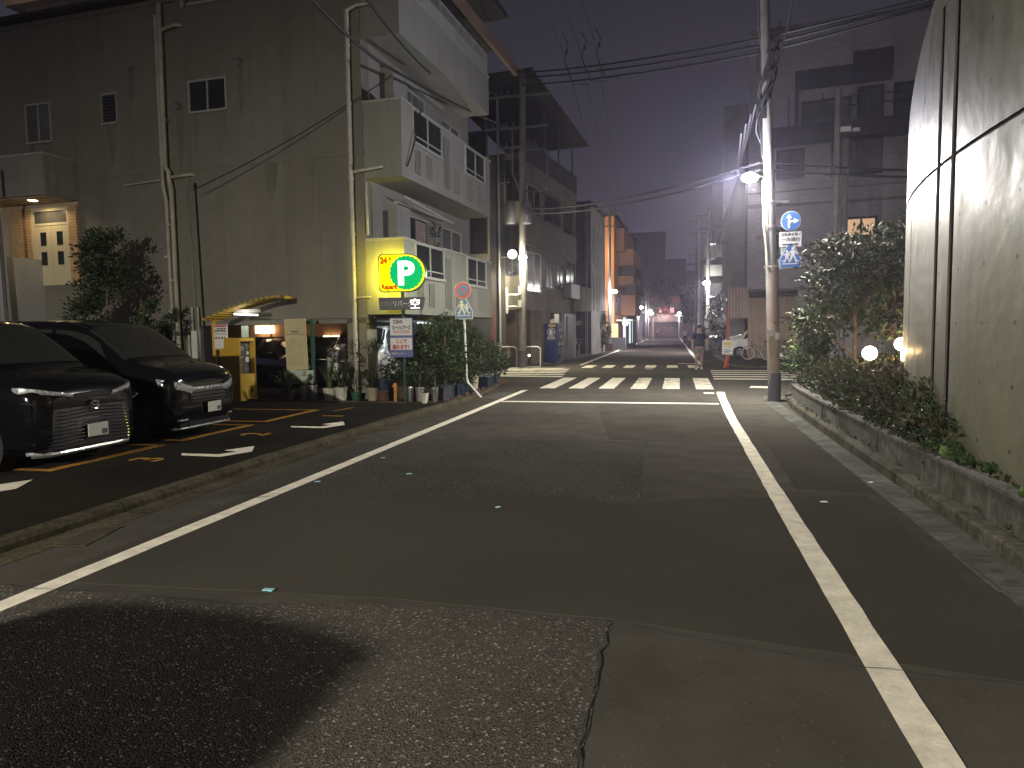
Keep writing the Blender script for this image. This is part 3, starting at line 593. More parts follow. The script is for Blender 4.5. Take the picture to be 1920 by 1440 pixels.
for x0, x1 in ((-9.73, -9.165), (-9.155, -8.59)):
    b = MB(); b.box(x0, x1, -0.045, 0, 3.0, 4.62); d_ = b.build('entrance_door', 'door_cream', AB)
    b = MB(); xm = (x0 + x1) / 2
    for z in (4.08, 3.55): b.box(xm - 0.1, xm + 0.1, -0.055, -0.04, z, z + 0.36)
    b.build('pane', 'glass_dark', d_)
b = MB(); b.lathe([(0, 5.185), (0.11, 5.185), (0.12, 5.2)], (-9.15, -0.55, 0), 16); b.build('ceiling_light', 'lamp_warm', AB)
light('porch_light', 'SPOT', (-9.15, -0.5, 5.16), 42, (1.0, 0.72, 0.38), 0.08, rot=(0, 0, 0), spot=165, blend=0.4, parent=AB)
b = MB(); b.box(-26, -9.55, -1.75, -1.6, 0.0, 3.72); b.box(-26, -9.5, -1.8, -1.55, 3.72, 3.78); b.box(-9.7, -9.55, -1.6, 0.3, 0, 3.7); b.build('stair_parapet', 'white_panel', AB)
b = MB(); b.tube([(-9.28, -1.35, 0), (-9.42, -1.3, 5.9)], 0.045, 10); b.build('porch_post', 'pole_grey', AB, smooth=True)
# laundry pole brackets, potted twig and pot rims on the first balcony
b = MB(SX); b.tube([(1.1, -0.5, 4.95), (4.4, -0.5, 4.75)], 0.02, 6); b.build('drying_pole', 'metal_white', AB)

# tan block and dark roof behind, top left
TB = thing('tall_apartment_block', 'tan apartment block rising behind the roof at the upper left', 'building', (-31.3, 32, 0), R(-3.8))
b = MB(); b.box(-.6, 12, 0.3, 10, 0, 17.3); b.build('wall', 'dark_render', TB)
b = MB(); b.box(-.8, 6.5, -1.0, 0.3, 17.9, 23); b.box(-1.7, 6.8, -1.4, 0, 18.3, 18.8); b.box(-.8, .2, -1.0, 0, 17.3, 17.9); b.box(2.6, 4.4, -1.2, 0, 17.8, 18.3); b.build('upper_balcony', 'tan_wall', TB)
light('upper_lamp', 'POINT', (3, -4, 20.6), 160, (1.0, 0.75, 0.45), .3, parent=TB)
# ================================================================= CARS (local +x is the nose)
def lerp_tab(tab, x):
    for k in range(len(tab) - 1):
        if tab[k][0] >= x >= tab[k + 1][0]:
            a, b = tab[k], tab[k + 1]; t = (a[0] - x) / (a[0] - b[0] + 1e-9)
            p0 = tab[max(k - 1, 0)]; p3 = tab[min(k + 2, len(tab) - 1)]; out = []
            for j in range(1, len(a)):
                m0 = (b[j] - p0[j]) / max(1e-6, (p0[0] - b[0])) * (a[0] - b[0]); m1 = (p3[j] - a[j]) / max(1e-6, (a[0] - p3[0])) * (a[0] - b[0])
                m0 = max(-abs(b[j] - a[j]) * 2.2, min(abs(b[j] - a[j]) * 2.2, m0)); m1 = max(-abs(b[j] - a[j]) * 2.2, min(abs(b[j] - a[j]) * 2.2, m1))
                h00 = 2 * t**3 - 3 * t**2 + 1; h10 = t**3 - 2 * t**2 + t; h01 = -2 * t**3 + 3 * t**2; h11 = t**3 - t**2
                out.append(h00 * a[j] + h10 * m0 + h01 * b[j] + h11 * m1)
            return out
    return list(tab[-1][1:])
#            x     zlow  w    zbelt wtop ztop
VAN = [(0.0, .28, .60, .72, .56, .88), (-.03, .24, .72, .80, .66, .97), (-.10, .20, .80, .86, .72, 1.03), (-.28, .19, .85, .94, .76, 1.10), (-.52, .19, .865, .99, .78, 1.15), (-.74, .19, .87, 1.02, .775, 1.21),
       (-1.08, .19, .87, 1.0, .74, 1.47), (-1.45, .19, .87, 1.02, .71, 1.71), (-1.85, .19, .87, 1.02, .70, 1.81), (-2.6, .19, .87, 1.02, .70, 1.84), (-3.4, .19, .87, 1.02, .70, 1.84), (-3.95, .19, .865, 1.0, .67, 1.76), (-4.15, .2, .85, 1.0, .62, 1.55), (-4.27, .24, .80, .95, .60, 1.2), (-4.34, .3, .7, .8, .55, .9)]
SEDAN = [(0.0, .28, .45, .58, .40, .62), (-.04, .22, .62, .64, .58, .70), (-.14, .18, .76, .70, .68, .78), (-.4, .17, .83, .78, .72, .84), (-.8, .17, .85, .84, .72, .92), (-1.05, .17, .85, .86, .70, .96),
         (-1.45, .17, .85, .88, .62, 1.2), (-1.85, .17, .85, .88, .58, 1.38), (-2.3, .17, .85, .89, .58, 1.44), (-3.0, .17, .85, .9, .58, 1.42), (-3.5, .17, .85, .9, .56, 1.3), (-3.9, .2, .83, .9, .5, 1.05), (-4.1, .3, .72, .7, .5, .8)]
def section(tab, x, t):
    zl, w, zb, wt, zt = lerp_tab(tab, x)
    K = [(0, zl), (w * .86, zl), (w * .985, zl + .10), (w, zl + (zb - zl) * .55), (w * .985, zb), (wt + (w * .985 - wt) * .5, zb + (zt - zb) * .48), (wt, zt - min(.10, (zt - zb) * .3)), (wt * .88, zt - .015), (wt * .45, zt + .012), (0, zt + .02)]
    u = t * (len(K) - 1); k = min(int(u), len(K) - 2); f = u - k; a, b = K[k], K[k + 1]
    return Vector((x, a[0] + (b[0] - a[0]) * f, a[1] + (b[1] - a[1]) * f))
def patch(tab, xs, t0, t1, side, off, nu=10, nt=6, mb=None):
    mb = mb or MB(); grid = []
    for i in range(nu + 1):
        row = []
        for j in range(nt + 1):
            x = xs[0](j / nt) + (xs[1](j / nt) - xs[0](j / nt)) * i / nu; t = t0 + (t1 - t0) * j / nt
            p = section(tab, x, t); q = section(tab, x - .02, t); r = section(tab, x, min(t + .01, 1)); s_ = section(tab, x, max(t - .01, 0))
            n_ = (q - p).cross(r - s_); n_ = n_.normalized() if n_.length > 1e-9 else Vector((0, 1, 0))
            if n_.dot(Vector((0, p.y, p.z - .8))) < 0: n_ = -n_
            p = p + n_ * off; row.append(mb.P((p.x, p.y * side, p.z)))
        grid.append(row)
    for i in range(nu):
        for j in range(nt): mb.F([grid[i][j], grid[i + 1][j], grid[i + 1][j + 1], grid[i][j + 1]])
    return mb
def car(name, label, loc, rz, tab, paint, wb=(-.80, -3.45), wr=.31, roofrail=True):
    T = thing(name, label, 'car', loc, rz); mb = MB(); NX, NT = 64, 36; x1 = tab[-1][0]; rows = []
    for i in range(NX + 1):
        x = x1 * (i / NX) ** 1.35 if i < NX else x1
        rows.append([mb.P(section(tab, x, j / NT)) for j in range(NT + 1)] + [mb.P(section(tab, x, j / NT) * 1) for j in ()])
    def mir(row): return [mb.P((mb.v[k][0], -mb.v[k][1], mb.v[k][2])) for k in row]
    rows2 = [mir(r_) for r_ in rows]
    for i in range(NX):
        for j in range(NT):
            mb.F([rows[i][j], rows[i][j + 1], rows[i + 1][j + 1], rows[i + 1][j]]); mb.F([rows2[i][j], rows2[i + 1][j], rows2[i + 1][j + 1], rows2[i][j + 1]])
    mb.F(rows[0] + rows2[0][::-1]); mb.F((rows[-1] + rows2[-1][::-1])[::-1])
    mb.build('body', paint, T, smooth=True)
    is_van = tab is VAN; xw0, xw1 = (-.78, -1.48) if is_van else (-1.08, -1.8)
    b = patch(tab, (lambda j: xw0 - .05 * (1 - j), lambda j: xw1), .70, 1.0, 1, .006, 12, 10); patch(tab, (lambda j: xw0 - .05 * (1 - j), lambda j: xw1), .70, 1.0, -1, .006, 12, 10, b)
    b.build('windshield', 'car_glass', T, smooth=True)
    segs = [(-1.25, -.95, -2.05), (-2.12, -2.12, -3.0), (-3.08, -3.08, -3.85)] if is_van else [(-1.75, -1.5, -2.35), (-2.42, -2.42, -3.2)]
    for s_ in (1, -1):
        for (a_, a2, c_) in segs:
            patch(tab, (lambda j, a_=a_, a2=a2: a2 + (a_ - a2) * j, lambda j, c_=c_: c_), .455, .655, s_, .006, 6, 4).build('side_window', 'car_glass', T, smooth=True)
    # wheels
    for x in wb:
        for s_ in (1, -1):
            y = s_ * (.87 if is_van else .85) * .985
            b = MB(); b.lathe([(wr + .055, y - s_ * .2), (wr + .05, y + s_ * .006), (wr - .02, y + s_ * .007), (0, y + s_ * .004)], (x, 0, wr), 28, axis='y'); b.build('wheel_arch', 'rubber', T)
            b = MB(); b.lathe([(wr * .62, y + s_ * .01), (wr * .9, y + s_ * .035), (wr, y + s_ * .01), (wr, y - s_ * .18)], (x, 0, wr), 28, axis='y'); W_ = b.build('wheel', 'rubber', T, smooth=True)
            b = MB(); b.lathe([(0, y + s_ * .02), (.05, y + s_ * .022)], (x, 0, wr), 16, axis='y')
            b.lathe([(wr * .56, y + s_ * .025), (wr * .64, y + s_ * .03)], (x, 0, wr), 28, axis='y')
            for k in range(10):
                a = 6.2832 * k / 10; d = Vector((math.cos(a), 0, math.sin(a))); n_ = Vector((-math.sin(a), 0, math.cos(a))); c0 = Vector((x, y + s_ * .022, wr))
                b.quad(c0 + d * .04 - n_ * .018, c0 + d * wr * .58 - n_ * .012, c0 + d * wr * .58 + n_ * .012, c0 + d * .04 + n_ * .018)
            b.build('rim', 'metal_grey', W_)
    for s_ in (1, -1):
        b = MB(); b.ball(((-1.22 if is_van else -1.5), s_ * (.99 if is_van else .95), 1.04 if is_van else .95), .07, .11, .085, 12); b.tube([((-1.2 if is_van else -1.5), s_ * .84, .98 if is_van else .9), ((-1.22 if is_van else -1.5), s_ * .95, 1.02 if is_van else .93)], .03); b.build('mirror', paint, T, smooth=True)
        b = MB(); b.tube([(-2.9, s_ * (.885 if is_van else .86), .88), (-2.72, s_ * (.895 if is_van else .865), .88)], .012, 6); b.tube([(-1.9, s_ * (.885 if is_van else .86), .88), (-1.72, s_ * (.895 if is_van else .865), .88)], .012, 6); b.build('door_handle', 'chrome', T)
        if roofrail and is_van: b = MB(); b.tube([(-1.5 - .2 * k, s_ * .665, 1.70 + (.10 if k > 1 else .06 * k)) for k in range(12)], .008, 6); b.build('roof_trim', 'chrome', T)
    if is_van:
        for s_ in (1, -1):
            b = MB(); b.tube([(x, s_ * (lerp_tab(tab, x)[1] * .985 + .008), lerp_tab(tab, x)[2] + .005) for x in [-.95 - .15 * k for k in range(20)]], .007, 5); b.build('belt_glint', 'chrome', T)  # chrome line added along the belt to give glints
        b = MB(); b.tube([(-.80, -.45, 1.215), (-.95, -.1, 1.33)], .008, 5); b.tube([(-.80, .1, 1.215), (-.95, .45, 1.33)], .008, 5); b.build('wiper', 'rubber', T)
    return T
def cx(y, z, tab=VAN, w=.80):      # x of the front contour at lateral y and height z
    a = max(0, (abs(y) - .5) / .35); base = -.27 * a ** 2.3
    if z > .89: base -= (z - .89) * .5
    if z < .34: base -= (.34 - z) * .35
    return base
def strip(parent, name, m, y0, y1, z0, z1, proud=.02, th=.03, n=12, zf=None, r=None):
    b = MB(); pts = []
    for k in range(n + 1):
        u = k / n; y = y0 + (y1 - y0) * u; za, zb_ = (z0, z1) if zf is None else zf(u); x = cx(y, (za + zb_) / 2) + proud
        pts.append([b.P((x, y, za)), b.P((x + .006, y, (za + zb_) / 2)), b.P((x, y, zb_)), b.P((x - th, y, zb_)), b.P((x - th, y, za))])
    for k in range(n):
        for j in range(5): b.F([pts[k][j], pts[k + 1][j], pts[k + 1][(j + 1) % 5], pts[k][(j + 1) % 5]])
    b.F(pts[0][::-1]); b.F(pts[-1]); return b.build(name, m, parent)
def plate(parent, z, x=0.06, y=0.0):
    b = MB(); b.box(x - .012, x, y - .16, y + .16, z - .08, z + .08); p_ = b.build('number_plate', 'plate', parent, bevel=.006)
    b = MB(); b.box(x, x + .002, y + .05, y + .14, z - .06, z + .0); b.build('plate_smudge', 'plate_dark', p_)
# nearest car: tall grille of chrome bars
c1 = car('parked_minivan', 'black minivan with wide many-barred chrome grille, nearest to the road camera', (-7.12, 7.5, 0.012), 0, VAN, 'car_black')
strip(c1, 'grille', 'grille_black', -.72, .72, .24, .72, .012, .02)
G_ = MB()
for k in range(11):
    z = .265 + .043 * k; pp = [(cx(y / 12 * .70, z) + .034, y / 12 * (.70 - .012 * k), z + .012 * math.cos(y / 12 * 3.14)) for y in range(-12, 13)]; G_.tube(pp, .0075, 6)
G_.build('grille_bars', 'chrome', c1, smooth=True)
for s_ in (1, -1):
    b = MB(); b.tube([(cx(s_ * .74, z / 10) + .035, s_ * (.745 - .02 * abs(z - 5)), z / 10) for z in (2.2, 3, 4, 5, 6, 7, 7.6)], .014, 6); b.tube([(cx(.7, .72) + .02, s_ * .745, .75), (cx(.6, .8), s_ * .80, .80), (cx(.85, .84) - .1, s_ * .835, .85)], .008, 6)
    for z in (.33, .44, .55, .66): b.ball((cx(s_ * .76, z) + .03, s_ * .765, z), .025, .02, .02, 8)
    b.build('grille_surround', 'chrome', c1, smooth=True)
    strip(c1, 'headlight', 'lamp_clear', s_ * .34, s_ * .83, 0, 0, .05, .08, 14, lambda u: (.855 + .08 * u, .885 + .115 * u))
    strip(c1, 'lower_lamp', 'lamp_clear', s_ * .60, s_ * .78, .20, .24, .02, .03)
strip(c1, 'hood_trim', 'chrome', -.36, .36, .835, .848, .03, .02); strip(c1, 'bumper_lip', 'steel', -.74, .74, .165, .215, .03, .05)
b = MB()
for (ry, rz_) in ((.075, .05), (.03, .048), (.055, .022)):
    b.tube([(cx(0, .74) + .04, ry * math.cos(a / 16 * 6.2832), .735 + (.02 if rz_ == .022 else 0) + rz_ * math.sin(a / 16 * 6.2832)) for a in range(17)], .006, 5)
b.build('emblem', 'chrome', c1, smooth=True); plate(c1, .42, .075)
# second car: shorter grille with two chrome wings
c2 = car('parked_minivan', 'black minivan with narrow two-bar grille, parked beside the yellow pay machine', (-7.15, 9.8, 0.012), 0, VAN, 'car_black')
strip(c2, 'grille', 'grille_black', -.40, .40, .56, .80, .012, .02); strip(c2, 'lower_grille', 'grille_black', -.62, .62, .20, .36, .012, .02)
for z in (.60, .65, .70): strip(c2, 'grille_bar', 'chrome', -.40, .40, z, z + .022, .035, .02, 14)
strip(c2, 'grille_top_bar', 'lamp_clear', -.42, .42, .745, .79, .02, .02, 14)
for s_ in (1, -1):
    strip(c2, 'headlight', 'lamp_clear', s_ * .40, s_ * .83, 0, 0, .035, .07, 14, lambda u: (.70 + .13 * u, .80 + .14 * u)); strip(c2, 'headlight_trim', 'chrome', s_ * .38, s_ * .83, 0, 0, .03, .02, 12, lambda u: (.80 + .14 * u, .812 + .14 * u))
    strip(c2, 'fog_lamp', 'lamp_clear', s_ * .50, s_ * .76, .30, .325, .03, .03); b = MB(); b.tube([(cx(.45, .25) + .03, s_ * .42, .20), (cx(.5, .3) + .03, s_ * .50, .34)], .012, 6); b.build('bumper_trim', 'chrome', c2)
strip(c2, 'bumper_lip', 'metal_grey', -.70, .70, .165, .20, .03, .05)
b = MB(); b.box(.02, .032, -.055, -.04, .70, .80); b.box(.02, .032, .04, .055, .70, .80); b.box(.02, .032, -.04, .04, .742, .756); b.build('emblem', 'chrome', c2); plate(c2, .46, .06, .1)
# cars seen through the parking floor
c3 = car('parked_sedan', 'dark car glimpsed under the building behind the yellow pay machine', (-10.1, 19.2, 0.012), R(-35), SEDAN, 'car_black')
for s_ in (1, -1): strip(c3, 'headlight', 'lamp_clear', s_ * .40, s_ * .74, .58, .68, .03, .05)
c4 = car('parked_wagon', 'white car facing out under the building beside the corner column', (-9.15, 19.3, 0.012), R(-78), VAN, 'car_white', roofrail=False)
for s_ in (1, -1): strip(c4, 'headlight', 'lamp_clear', s_ * .40, s_ * .80, .72, .84, .02, .05)
strip(c4, 'grille', 'grille_black', -.38, .38, .45, .74, .02, .03)
# parked van behind the camera: throws the big soft shadow on the road
c5 = car('parked_wagon', 'dark van parked behind the viewpoint, only its shadow falls into view', (-3.55, .68, 0), R(84), VAN, 'car_black')

# ================================================================= PARKING EQUIPMENT
pm = thing('parking_pay_machine', 'yellow steel parking pay machine with dark recessed panel', 'pay machine', (-10.13, 15.24, 0.012), R(75))
b = MB(); b.box(-.25, .25, -.02, .47, 0.0, 1.5); b.box(-.25, -.2, -.2, -.02, 0, 1.5); b.box(.2, .25, -.2, -.02, 0, 1.5); b.box(-.2, .2, -.2, -.02, 0, .64); b.box(-.2, .2, -.2, -.02, 1.42, 1.5); b.box(-.27, .27, -.22, .49, 0, .07); b.build('cabinet', 'yellow_steel', pm)
b = MB(); b.box(-.2, .2, -.05, -.021, .64, 1.42); pn = b.build('front_panel', 'frame_dark', pm)
for (x0, x1, z0, z1, m_) in ((-.12, .02, 1.2, 1.3, 'steel'), (.04, .17, 1.22, 1.36, 'glass_grey'), (-.18, -.02, 1.02, 1.06, 'steel'), (.06, .17, .92, 1.04, 'metal_white'), (-.17, -.05, .84, .88, 'steel'), (-.18, -.09, .7, .8, 'metal_white'), (.0, .18, .68, .8, 'glass_grey'), (.1, .16, 1.1, 1.17, 'metal_white')):
    b = MB(); b.box(x0, x1, -.065, -.05, z0, z1); b.build('panel_control', m_, pn)
b = MB(); b.box(.06, .13, -.206, -.2, .2, .3); b.build('coin_flap', 'frame_dark', pm)
cp = thing('canopy_stand', 'arched yellow canopy on a post over the pay machine, with tube lamp', 'canopy', (-10.75, 15.1, 0.012), R(6))
b = MB(); b.box(-.04, .04, -.04, .04, 0, 1.98); b.box(-.04, .28, -.02, .02, 1.22, 1.27); b.build('post', 'yellow_steel', cp)
b = MB(); arc = [(-.03 + 1.85 * u, 1.98 + .50 * math.sin(u * 1.45) - .02) for u in [k / 14 for k in range(15)]]
for k in range(14):
    (x0, z0), (x1, z1) = arc[k], arc[k + 1]; b.quad((x0, -.42, z0), (x1, -.42, z1), (x1, .42, z1), (x0, .42, z0)); b.quad((x0, -.42, z0 - .03), (x0, .42, z0 - .03), (x1, .42, z1 - .03), (x1, -.42, z1 - .03))
    b.quad((x0, -.42, z0 - .03), (x1, -.42, z1 - .03), (x1, -.42, z1), (x0, -.42, z0))
b.build('canopy_shell', 'yellow_deep', cp)
b = MB()
for k in range(15): x0, z0 = arc[k]; b.box(x0 - .012, x0 + .03, -.44, .44, z0 - .035, z0 + .02)
b.build('canopy_ribs', 'yellow_steel', cp)
b = MB(); b.box(.55, 1.15, -.06, .06, 2.1, 2.18); lf = b.build('lamp_holder', 'metal_white', cp)
b = MB(); b.tube([(.52, -.0, 2.07), (1.12, -.0, 2.04)], .022, 8); b.build('tube_lamp', 'led_white', lf); light('canopy_tube', 'POINT', (.85, -.15, 1.98), 5, (1, .97, .9), .1, parent=cp)
b = MB(); b.box(.02, .36, -.05, -.03, 1.25, 1.82); pb = b.build('price_board', 'sign_white', cp)
b = MB(); b.box(.03, .35, -.054, -.05, 1.77, 1.81, 0); b.box(.04, .33, -.054, -.05, 1.66, 1.69, 1); b.box(.04, .33, -.054, -.05, 1.60, 1.61, 1)
for k in range(4): b.box(.05 + .075 * k, .09 + .075 * k, -.054, -.05, 1.48, 1.53, 0 if k % 2 else 1)
for k in range(3): b.box(.1 + .08 * k, .16 + .08 * k, -.054, -.05, 1.71, 1.74, 1)
b.build('price_lines', ['ink_red', 'ink'], pb)
b = MB(); b.box(-.09, .09, -.005, .005, 0, .28); tag(b.build('notice_card', 'board_mint', None, loc=(-10.02, 15.25, 1.522), rz=R(5)), 'pale green notice card standing on top of the pay machine', 'notice')
# tall tilted notice board between dark green posts
nb = thing('notice_board', 'tall yellowed notice board hung between dark green posts', 'notice board', (-8.75, 15.5, 0.012), R(-3))
b = MB(); b.box(-.38, -.31, .02, .09, 0, 1.93); b.box(.31, .38, .02, .09, 0, 1.93); b.box(-.31, .31, .03, .08, 1.5, 1.55); b.build('frame', 'green_steel', nb)
b = MB(Matrix.Rotation(R(-1.5), 4, 'Y')); b.box(-.33, .25, -.01, .02, .72, 1.94); b_ = b.build('board', 'board_cream', nb)
b = MB(Matrix.Rotation(R(-1.5), 4, 'Y'))
for k in range(26):
    z = 1.88 - .043 * k
    if 8 <= k <= 9: continue
    b.box(-.30, .22 - .12 * rn.random(), -.013, -.01, z, z + .006)
b.box(-.31, .23, -.013, -.01, 1.56, 1.575); b.box(-.15, .05, -.013, -.01, 1.61, 1.66); b.build('print_lines', 'ink_grey', b_)
b = MB(); b.box(-.36, .37, -.02, .015, .38, .71); b.build('lower_board', 'board_mint', nb)

# ---------------- illuminated P sign
ps = thing('parking_sign', 'glowing yellow parking sign with white P on a green disc', 'parking sign', (-6.0, 15.34, 0.012), R(8))
b = MB(); b.tube([(-.02, .03, 0), (-.02, .03, 2.62)], .035, 10); b.build('post', 'green_steel', ps, smooth=True)
def dshape(grow=0.0):
    pts = []; hw, hh, r = .545 + grow, .43 + grow, .10
    for k in range(13): a = -math.pi / 2 + math.pi * k / 12; pts.append((hw - hh + hh * math.cos(a), 2.93 + hh * math.sin(a)))
    for (cx_, cz_, a0) in ((-hw + r, 2.93 + hh - r, 90), (-hw + r, 2.93 - hh + r, 180)):
        for k in range(5): a = R(a0 + 90 * k / 4); pts.append((cx_ + r * math.cos(a), cz_ + r * math.sin(a)))
    return pts
b = MB(); b.prismy(dshape(), -.075, .075); sbx = b.build('sign_box', 'green_steel', ps)
b = MB(); b.prismy(dshape(-.022), -.081, -.0755); b.build('front_face', 'lit_yellow', sbx)
b = MB(); b.prismy(dshape(-.022), .0755, .081); b.build('rear_face', 'lit_yellow', sbx)
def gear(r, yf, yb, X0=(.10, 2.93)): b = MB(); b.prismy([(X0[0] + (r + .012 * math.cos(22 * 2 * math.pi * k / 176)) * math.cos(2 * math.pi * k / 176), X0[1] + (r + .012 * math.cos(22 * 2 * math.pi * k / 176)) * math.sin(2 * math.pi * k / 176)) for k in range(176)], yf, yb); return b
gear(.382, -.0845, -.0815).build('green_disc', 'lit_green', sbx); gear(.382, .0815, .0845).build('green_disc', 'lit_green', sbx)
text('P', .72, FX(-.115, -.0855, 2.68), 'lit_white', sbx, depth=.001, bold=.03, sx=1.05)
text('24', .19, FX(-.50, -.0835, 3.15), 'lit_red', sbx, depth=.002, bold=.013, sx=.85); text('h', .12, FX(-.295, -.0835, 3.21), 'lit_red', sbx, depth=.002, bold=.007)
text('Repark', .155, FX(-.48, -.0835, 2.57), 'lit_red', sbx, depth=.002, bold=.009, sx=.82)
light('sign_glow_rear', 'AREA', (-.35, .12, 2.93), 46, (1.0, .82, .03), .7, rot=(R(90), 0, 0), parent=ps)
light('sign_glow_front', 'AREA', (0, -.11, 2.93), 5, (.95, .95, .25), .8, rot=(R(-90), 0, 0), parent=ps)
light('sign_glow_side', 'POINT', (.62, .12, 2.9), 7, (.55, 1.0, .75), .1, parent=ps)
b = MB(); b.prismy([(-.56, 2.38), (.50, 2.38), (.43, 2.10), (-.54, 2.10)], -.07, .07); vb = b.build('vacancy_box', 'frame_dark', ps)
text('三井の', .115, FX(-.53, -.073, 2.2), 'sign_back', vb, depth=.001, sx=.85); text('リパーク', .155, FX(-.24, -.073, 2.18), 'sign_white', vb, depth=.001, bold=.002, sx=.75); text('空', .25, FX(.16, -.073, 2.14), 'led_white', vb, depth=.001, bold=.002, sx=1.0)
b = MB(); b.box(-.33, .20, -.03, .0, 1.02, 1.92); bd = b.build('info_board', 'sign_navy', ps)
b = MB(); b.box(-.315, .185, -.034, -.03, 1.52, 1.90); b.build('white_panel', 'sign_white', bd); b = MB(); b.box(-.315, .185, -.034, -.03, 1.19, 1.46); b.build('white_panel', 'sign_white', bd)
text('三井の', .105, FX(-.26, -.0355, 1.79), 'ink', bd, depth=.0008, bold=.004, sx=.75); text('カーシェアーズ', .105, FX(-.27, -.0355, 1.66), 'ink', bd, depth=.0008, bold=.005, sx=.58)
b = MB(); b.box(-.25, .14, -.036, -.0345, 1.61, 1.625); b.box(-.25, .14, -.036, -.0345, 1.57, 1.585); b.build('red_rules', 'ink_red', bd)
text('ここで', .10, FX(-.19, -.0355, 1.35), 'ink_red', bd, depth=.0008, bold=.006, sx=.85); text('乗れます！', .11, FX(-.27, -.0355, 1.215), 'ink_red', bd, depth=.0008, bold=.006, sx=.8)
text('近隣車両はこちら →', .045, FX(-.31, -.032, 1.09), 'sign_white', bd, depth=.0008, sx=.8)
b = MB(); b.box(-.05, .02, -.045, .045, 2.40, 2.52); b.build('bracket', 'green_steel', ps)

# ---------------- traffic signs
def figure_pair(parent, X, s=1.0, flip=1, m='sign_white'):
    b = MB(X)
    def poly(pts): b.prismy([(flip * x * s, z * s) for x, z in (pts if flip > 0 else pts[::-1])], -.002, 0)
    def disc(x, z, r): b.prismy([(flip * x * s + r * s * math.cos(6.2832 * k / 14), z * s + r * s * math.sin(6.2832 * k / 14)) for k in range(14)], -.002, 0)
    def person_(ox, oz, k):
        q = lambda pts: poly([(ox + x * k, oz + z * k) for x, z in pts])
        disc(ox, oz + .2 * k, .042 * k); q([(-.04, .15), (.045, .15), (.05, .0), (-.045, .0)]); q([(-.045, .0), (.0, .0), (-.05, -.1), (-.075, -.19), (-.115, -.18), (-.085, -.09)]); q([(.0, .0), (.05, .0), (.07, -.09), (.12, -.17), (.085, -.195), (.025, -.1)])
        q([(-.04, .15), (-.03, .11), (-.1, .02), (-.12, .04)]); q([(.045, .15), (.035, .11), (.1, .04), (.12, .065)])
    person_(-.065, .04, 1.0); person_(.09, .0, .78)
    b.box(-.23 * s, -.16 * s, -.002, 0, -.115 * s, -.095 * s); b.box(.17 * s, .23 * s, -.002, 0, -.115 * s, -.095 * s); b.box(-.23 * s, .23 * s, -.002, 0, -.195 * s, -.175 * s)
    return b.build('walking_figures', m, parent)
def school_sign(parent, x, z, y, s, flip):
    X = Matrix.Translation((x, y, z)); P5 = lambda g_: [(-.215 - g_, -.235 - g_), (.215 + g_, -.235 - g_), (.225 + g_, -.05), (.03, .30 + g_ * 1.3), (-.03, .30 + g_ * 1.3), (-.225 - g_, -.05)]
    b = MB(X); b.prismy([(p[0] * s, p[1] * s) for p in P5(.018)], -.008, .0); pl_ = b.build('crossing_plate', 'sign_white', parent)
    b = MB(X); b.prismy([(p[0] * s, p[1] * s) for p in P5(0)], -.0105, -.0081); b.build('blue_field', 'sign_blue', pl_)
    figure_pair(pl_, X @ Matrix.Translation((0, -.0107, 0)), s * .82, flip)
def disc_plate(parent, x, z, y, r, name, m, d0=0.0): b = MB(Matrix.Translation((x, y, z))); b.prismy([(r * math.cos(6.2832 * k / 36), r * math.sin(6.2832 * k / 36)) for k in range(36)], -.008 - d0, -.0 - d0 + (.0 if d0 == 0 else .0055)); return b.build(name, m, parent)
ns = thing('road_sign', 'no parking disc over blue crossing sign on a bent white post', 'road sign', (-4.92, 16.55, 0), R(4))
b = MB(); b.tube([(.4, -.05, -.0), (.36, -.05, .04), (.2, -.03, .22), (.06, 0, .36), (.03, .0, .5), (.0, .0, 1.8), (-.03, .0, 2.75)], .028, 10); b.build('post', 'metal_white', ns, smooth=True)
dp = disc_plate(ns, -.02, 2.59, -.03, .205, 'no_parking_disc', 'sign_white'); disc_plate(dp, -.02, 2.59, -.03, .196, 'red_ring', 'sign_red', .004); disc_plate(dp, -.02, 2.59, -.03, .135, 'blue_centre', 'sign_blue', .0065)
b = MB(Matrix.Translation((-.02, -.047, 2.59)) @ Matrix.Rotation(R(45), 4, 'Y')); b.box(-.14, .14, -.002, 0, -.02, .02); b.build('red_bar', 'sign_red', dp)
school_sign(ns, 0.0, 2.13, -.03, .92, 1)
# ================================================================= UTILITY POLES
def pole(loc, h, r0, r1, label, lean=(0, 0), m='pole_concrete'):
    T = thing('utility_pole', label, 'utility pole', loc); b = MB(); b.tube([(lean[0] * k / 8, lean[1] * k / 8, h * k / 8) for k in range(9)], r0, 18, r1=r1); b.build('shaft', m, T, smooth=True); return T
pr = pole((2.17, 16.38, 0), 11.5, .125, .085, 'concrete pole carrying street lamp and blue one-way signs, beside the planter corner', (-.42, 0))
b = MB(); b.lathe([(.138, 0), (.135, .62)], (0, 0, 0), 20); b.build('pole_base_wrap', 'dark_render', pr, smooth=True)
b = MB(); b.tube([(-.02, 0, .63), (-.085, 0, 2.95)], .131, 20, r1=.127); b.build('pole_sheet', 'pole_sheet', pr, smooth=True)
b = MB(); b.tube([(-.17, -.1, 2.9), (-.27, -.12, 3.8), (-.3, -.12, 4.75)], .032, 8); b.build('cable_conduit', 'conduit_paint', pr, smooth=True)
for z, x in ((3.78, -.13), (2.92, -.10), (4.3, -.15)): b = MB(); b.lathe([(.15, -.02), (.155, -.02), (.155, .02), (.15, .02)], (x, 0, z), 18); b.box(x + .1, x + .38, -.03, 0, z - .02, z + .015); b.build('clamp', 'steel', pr)
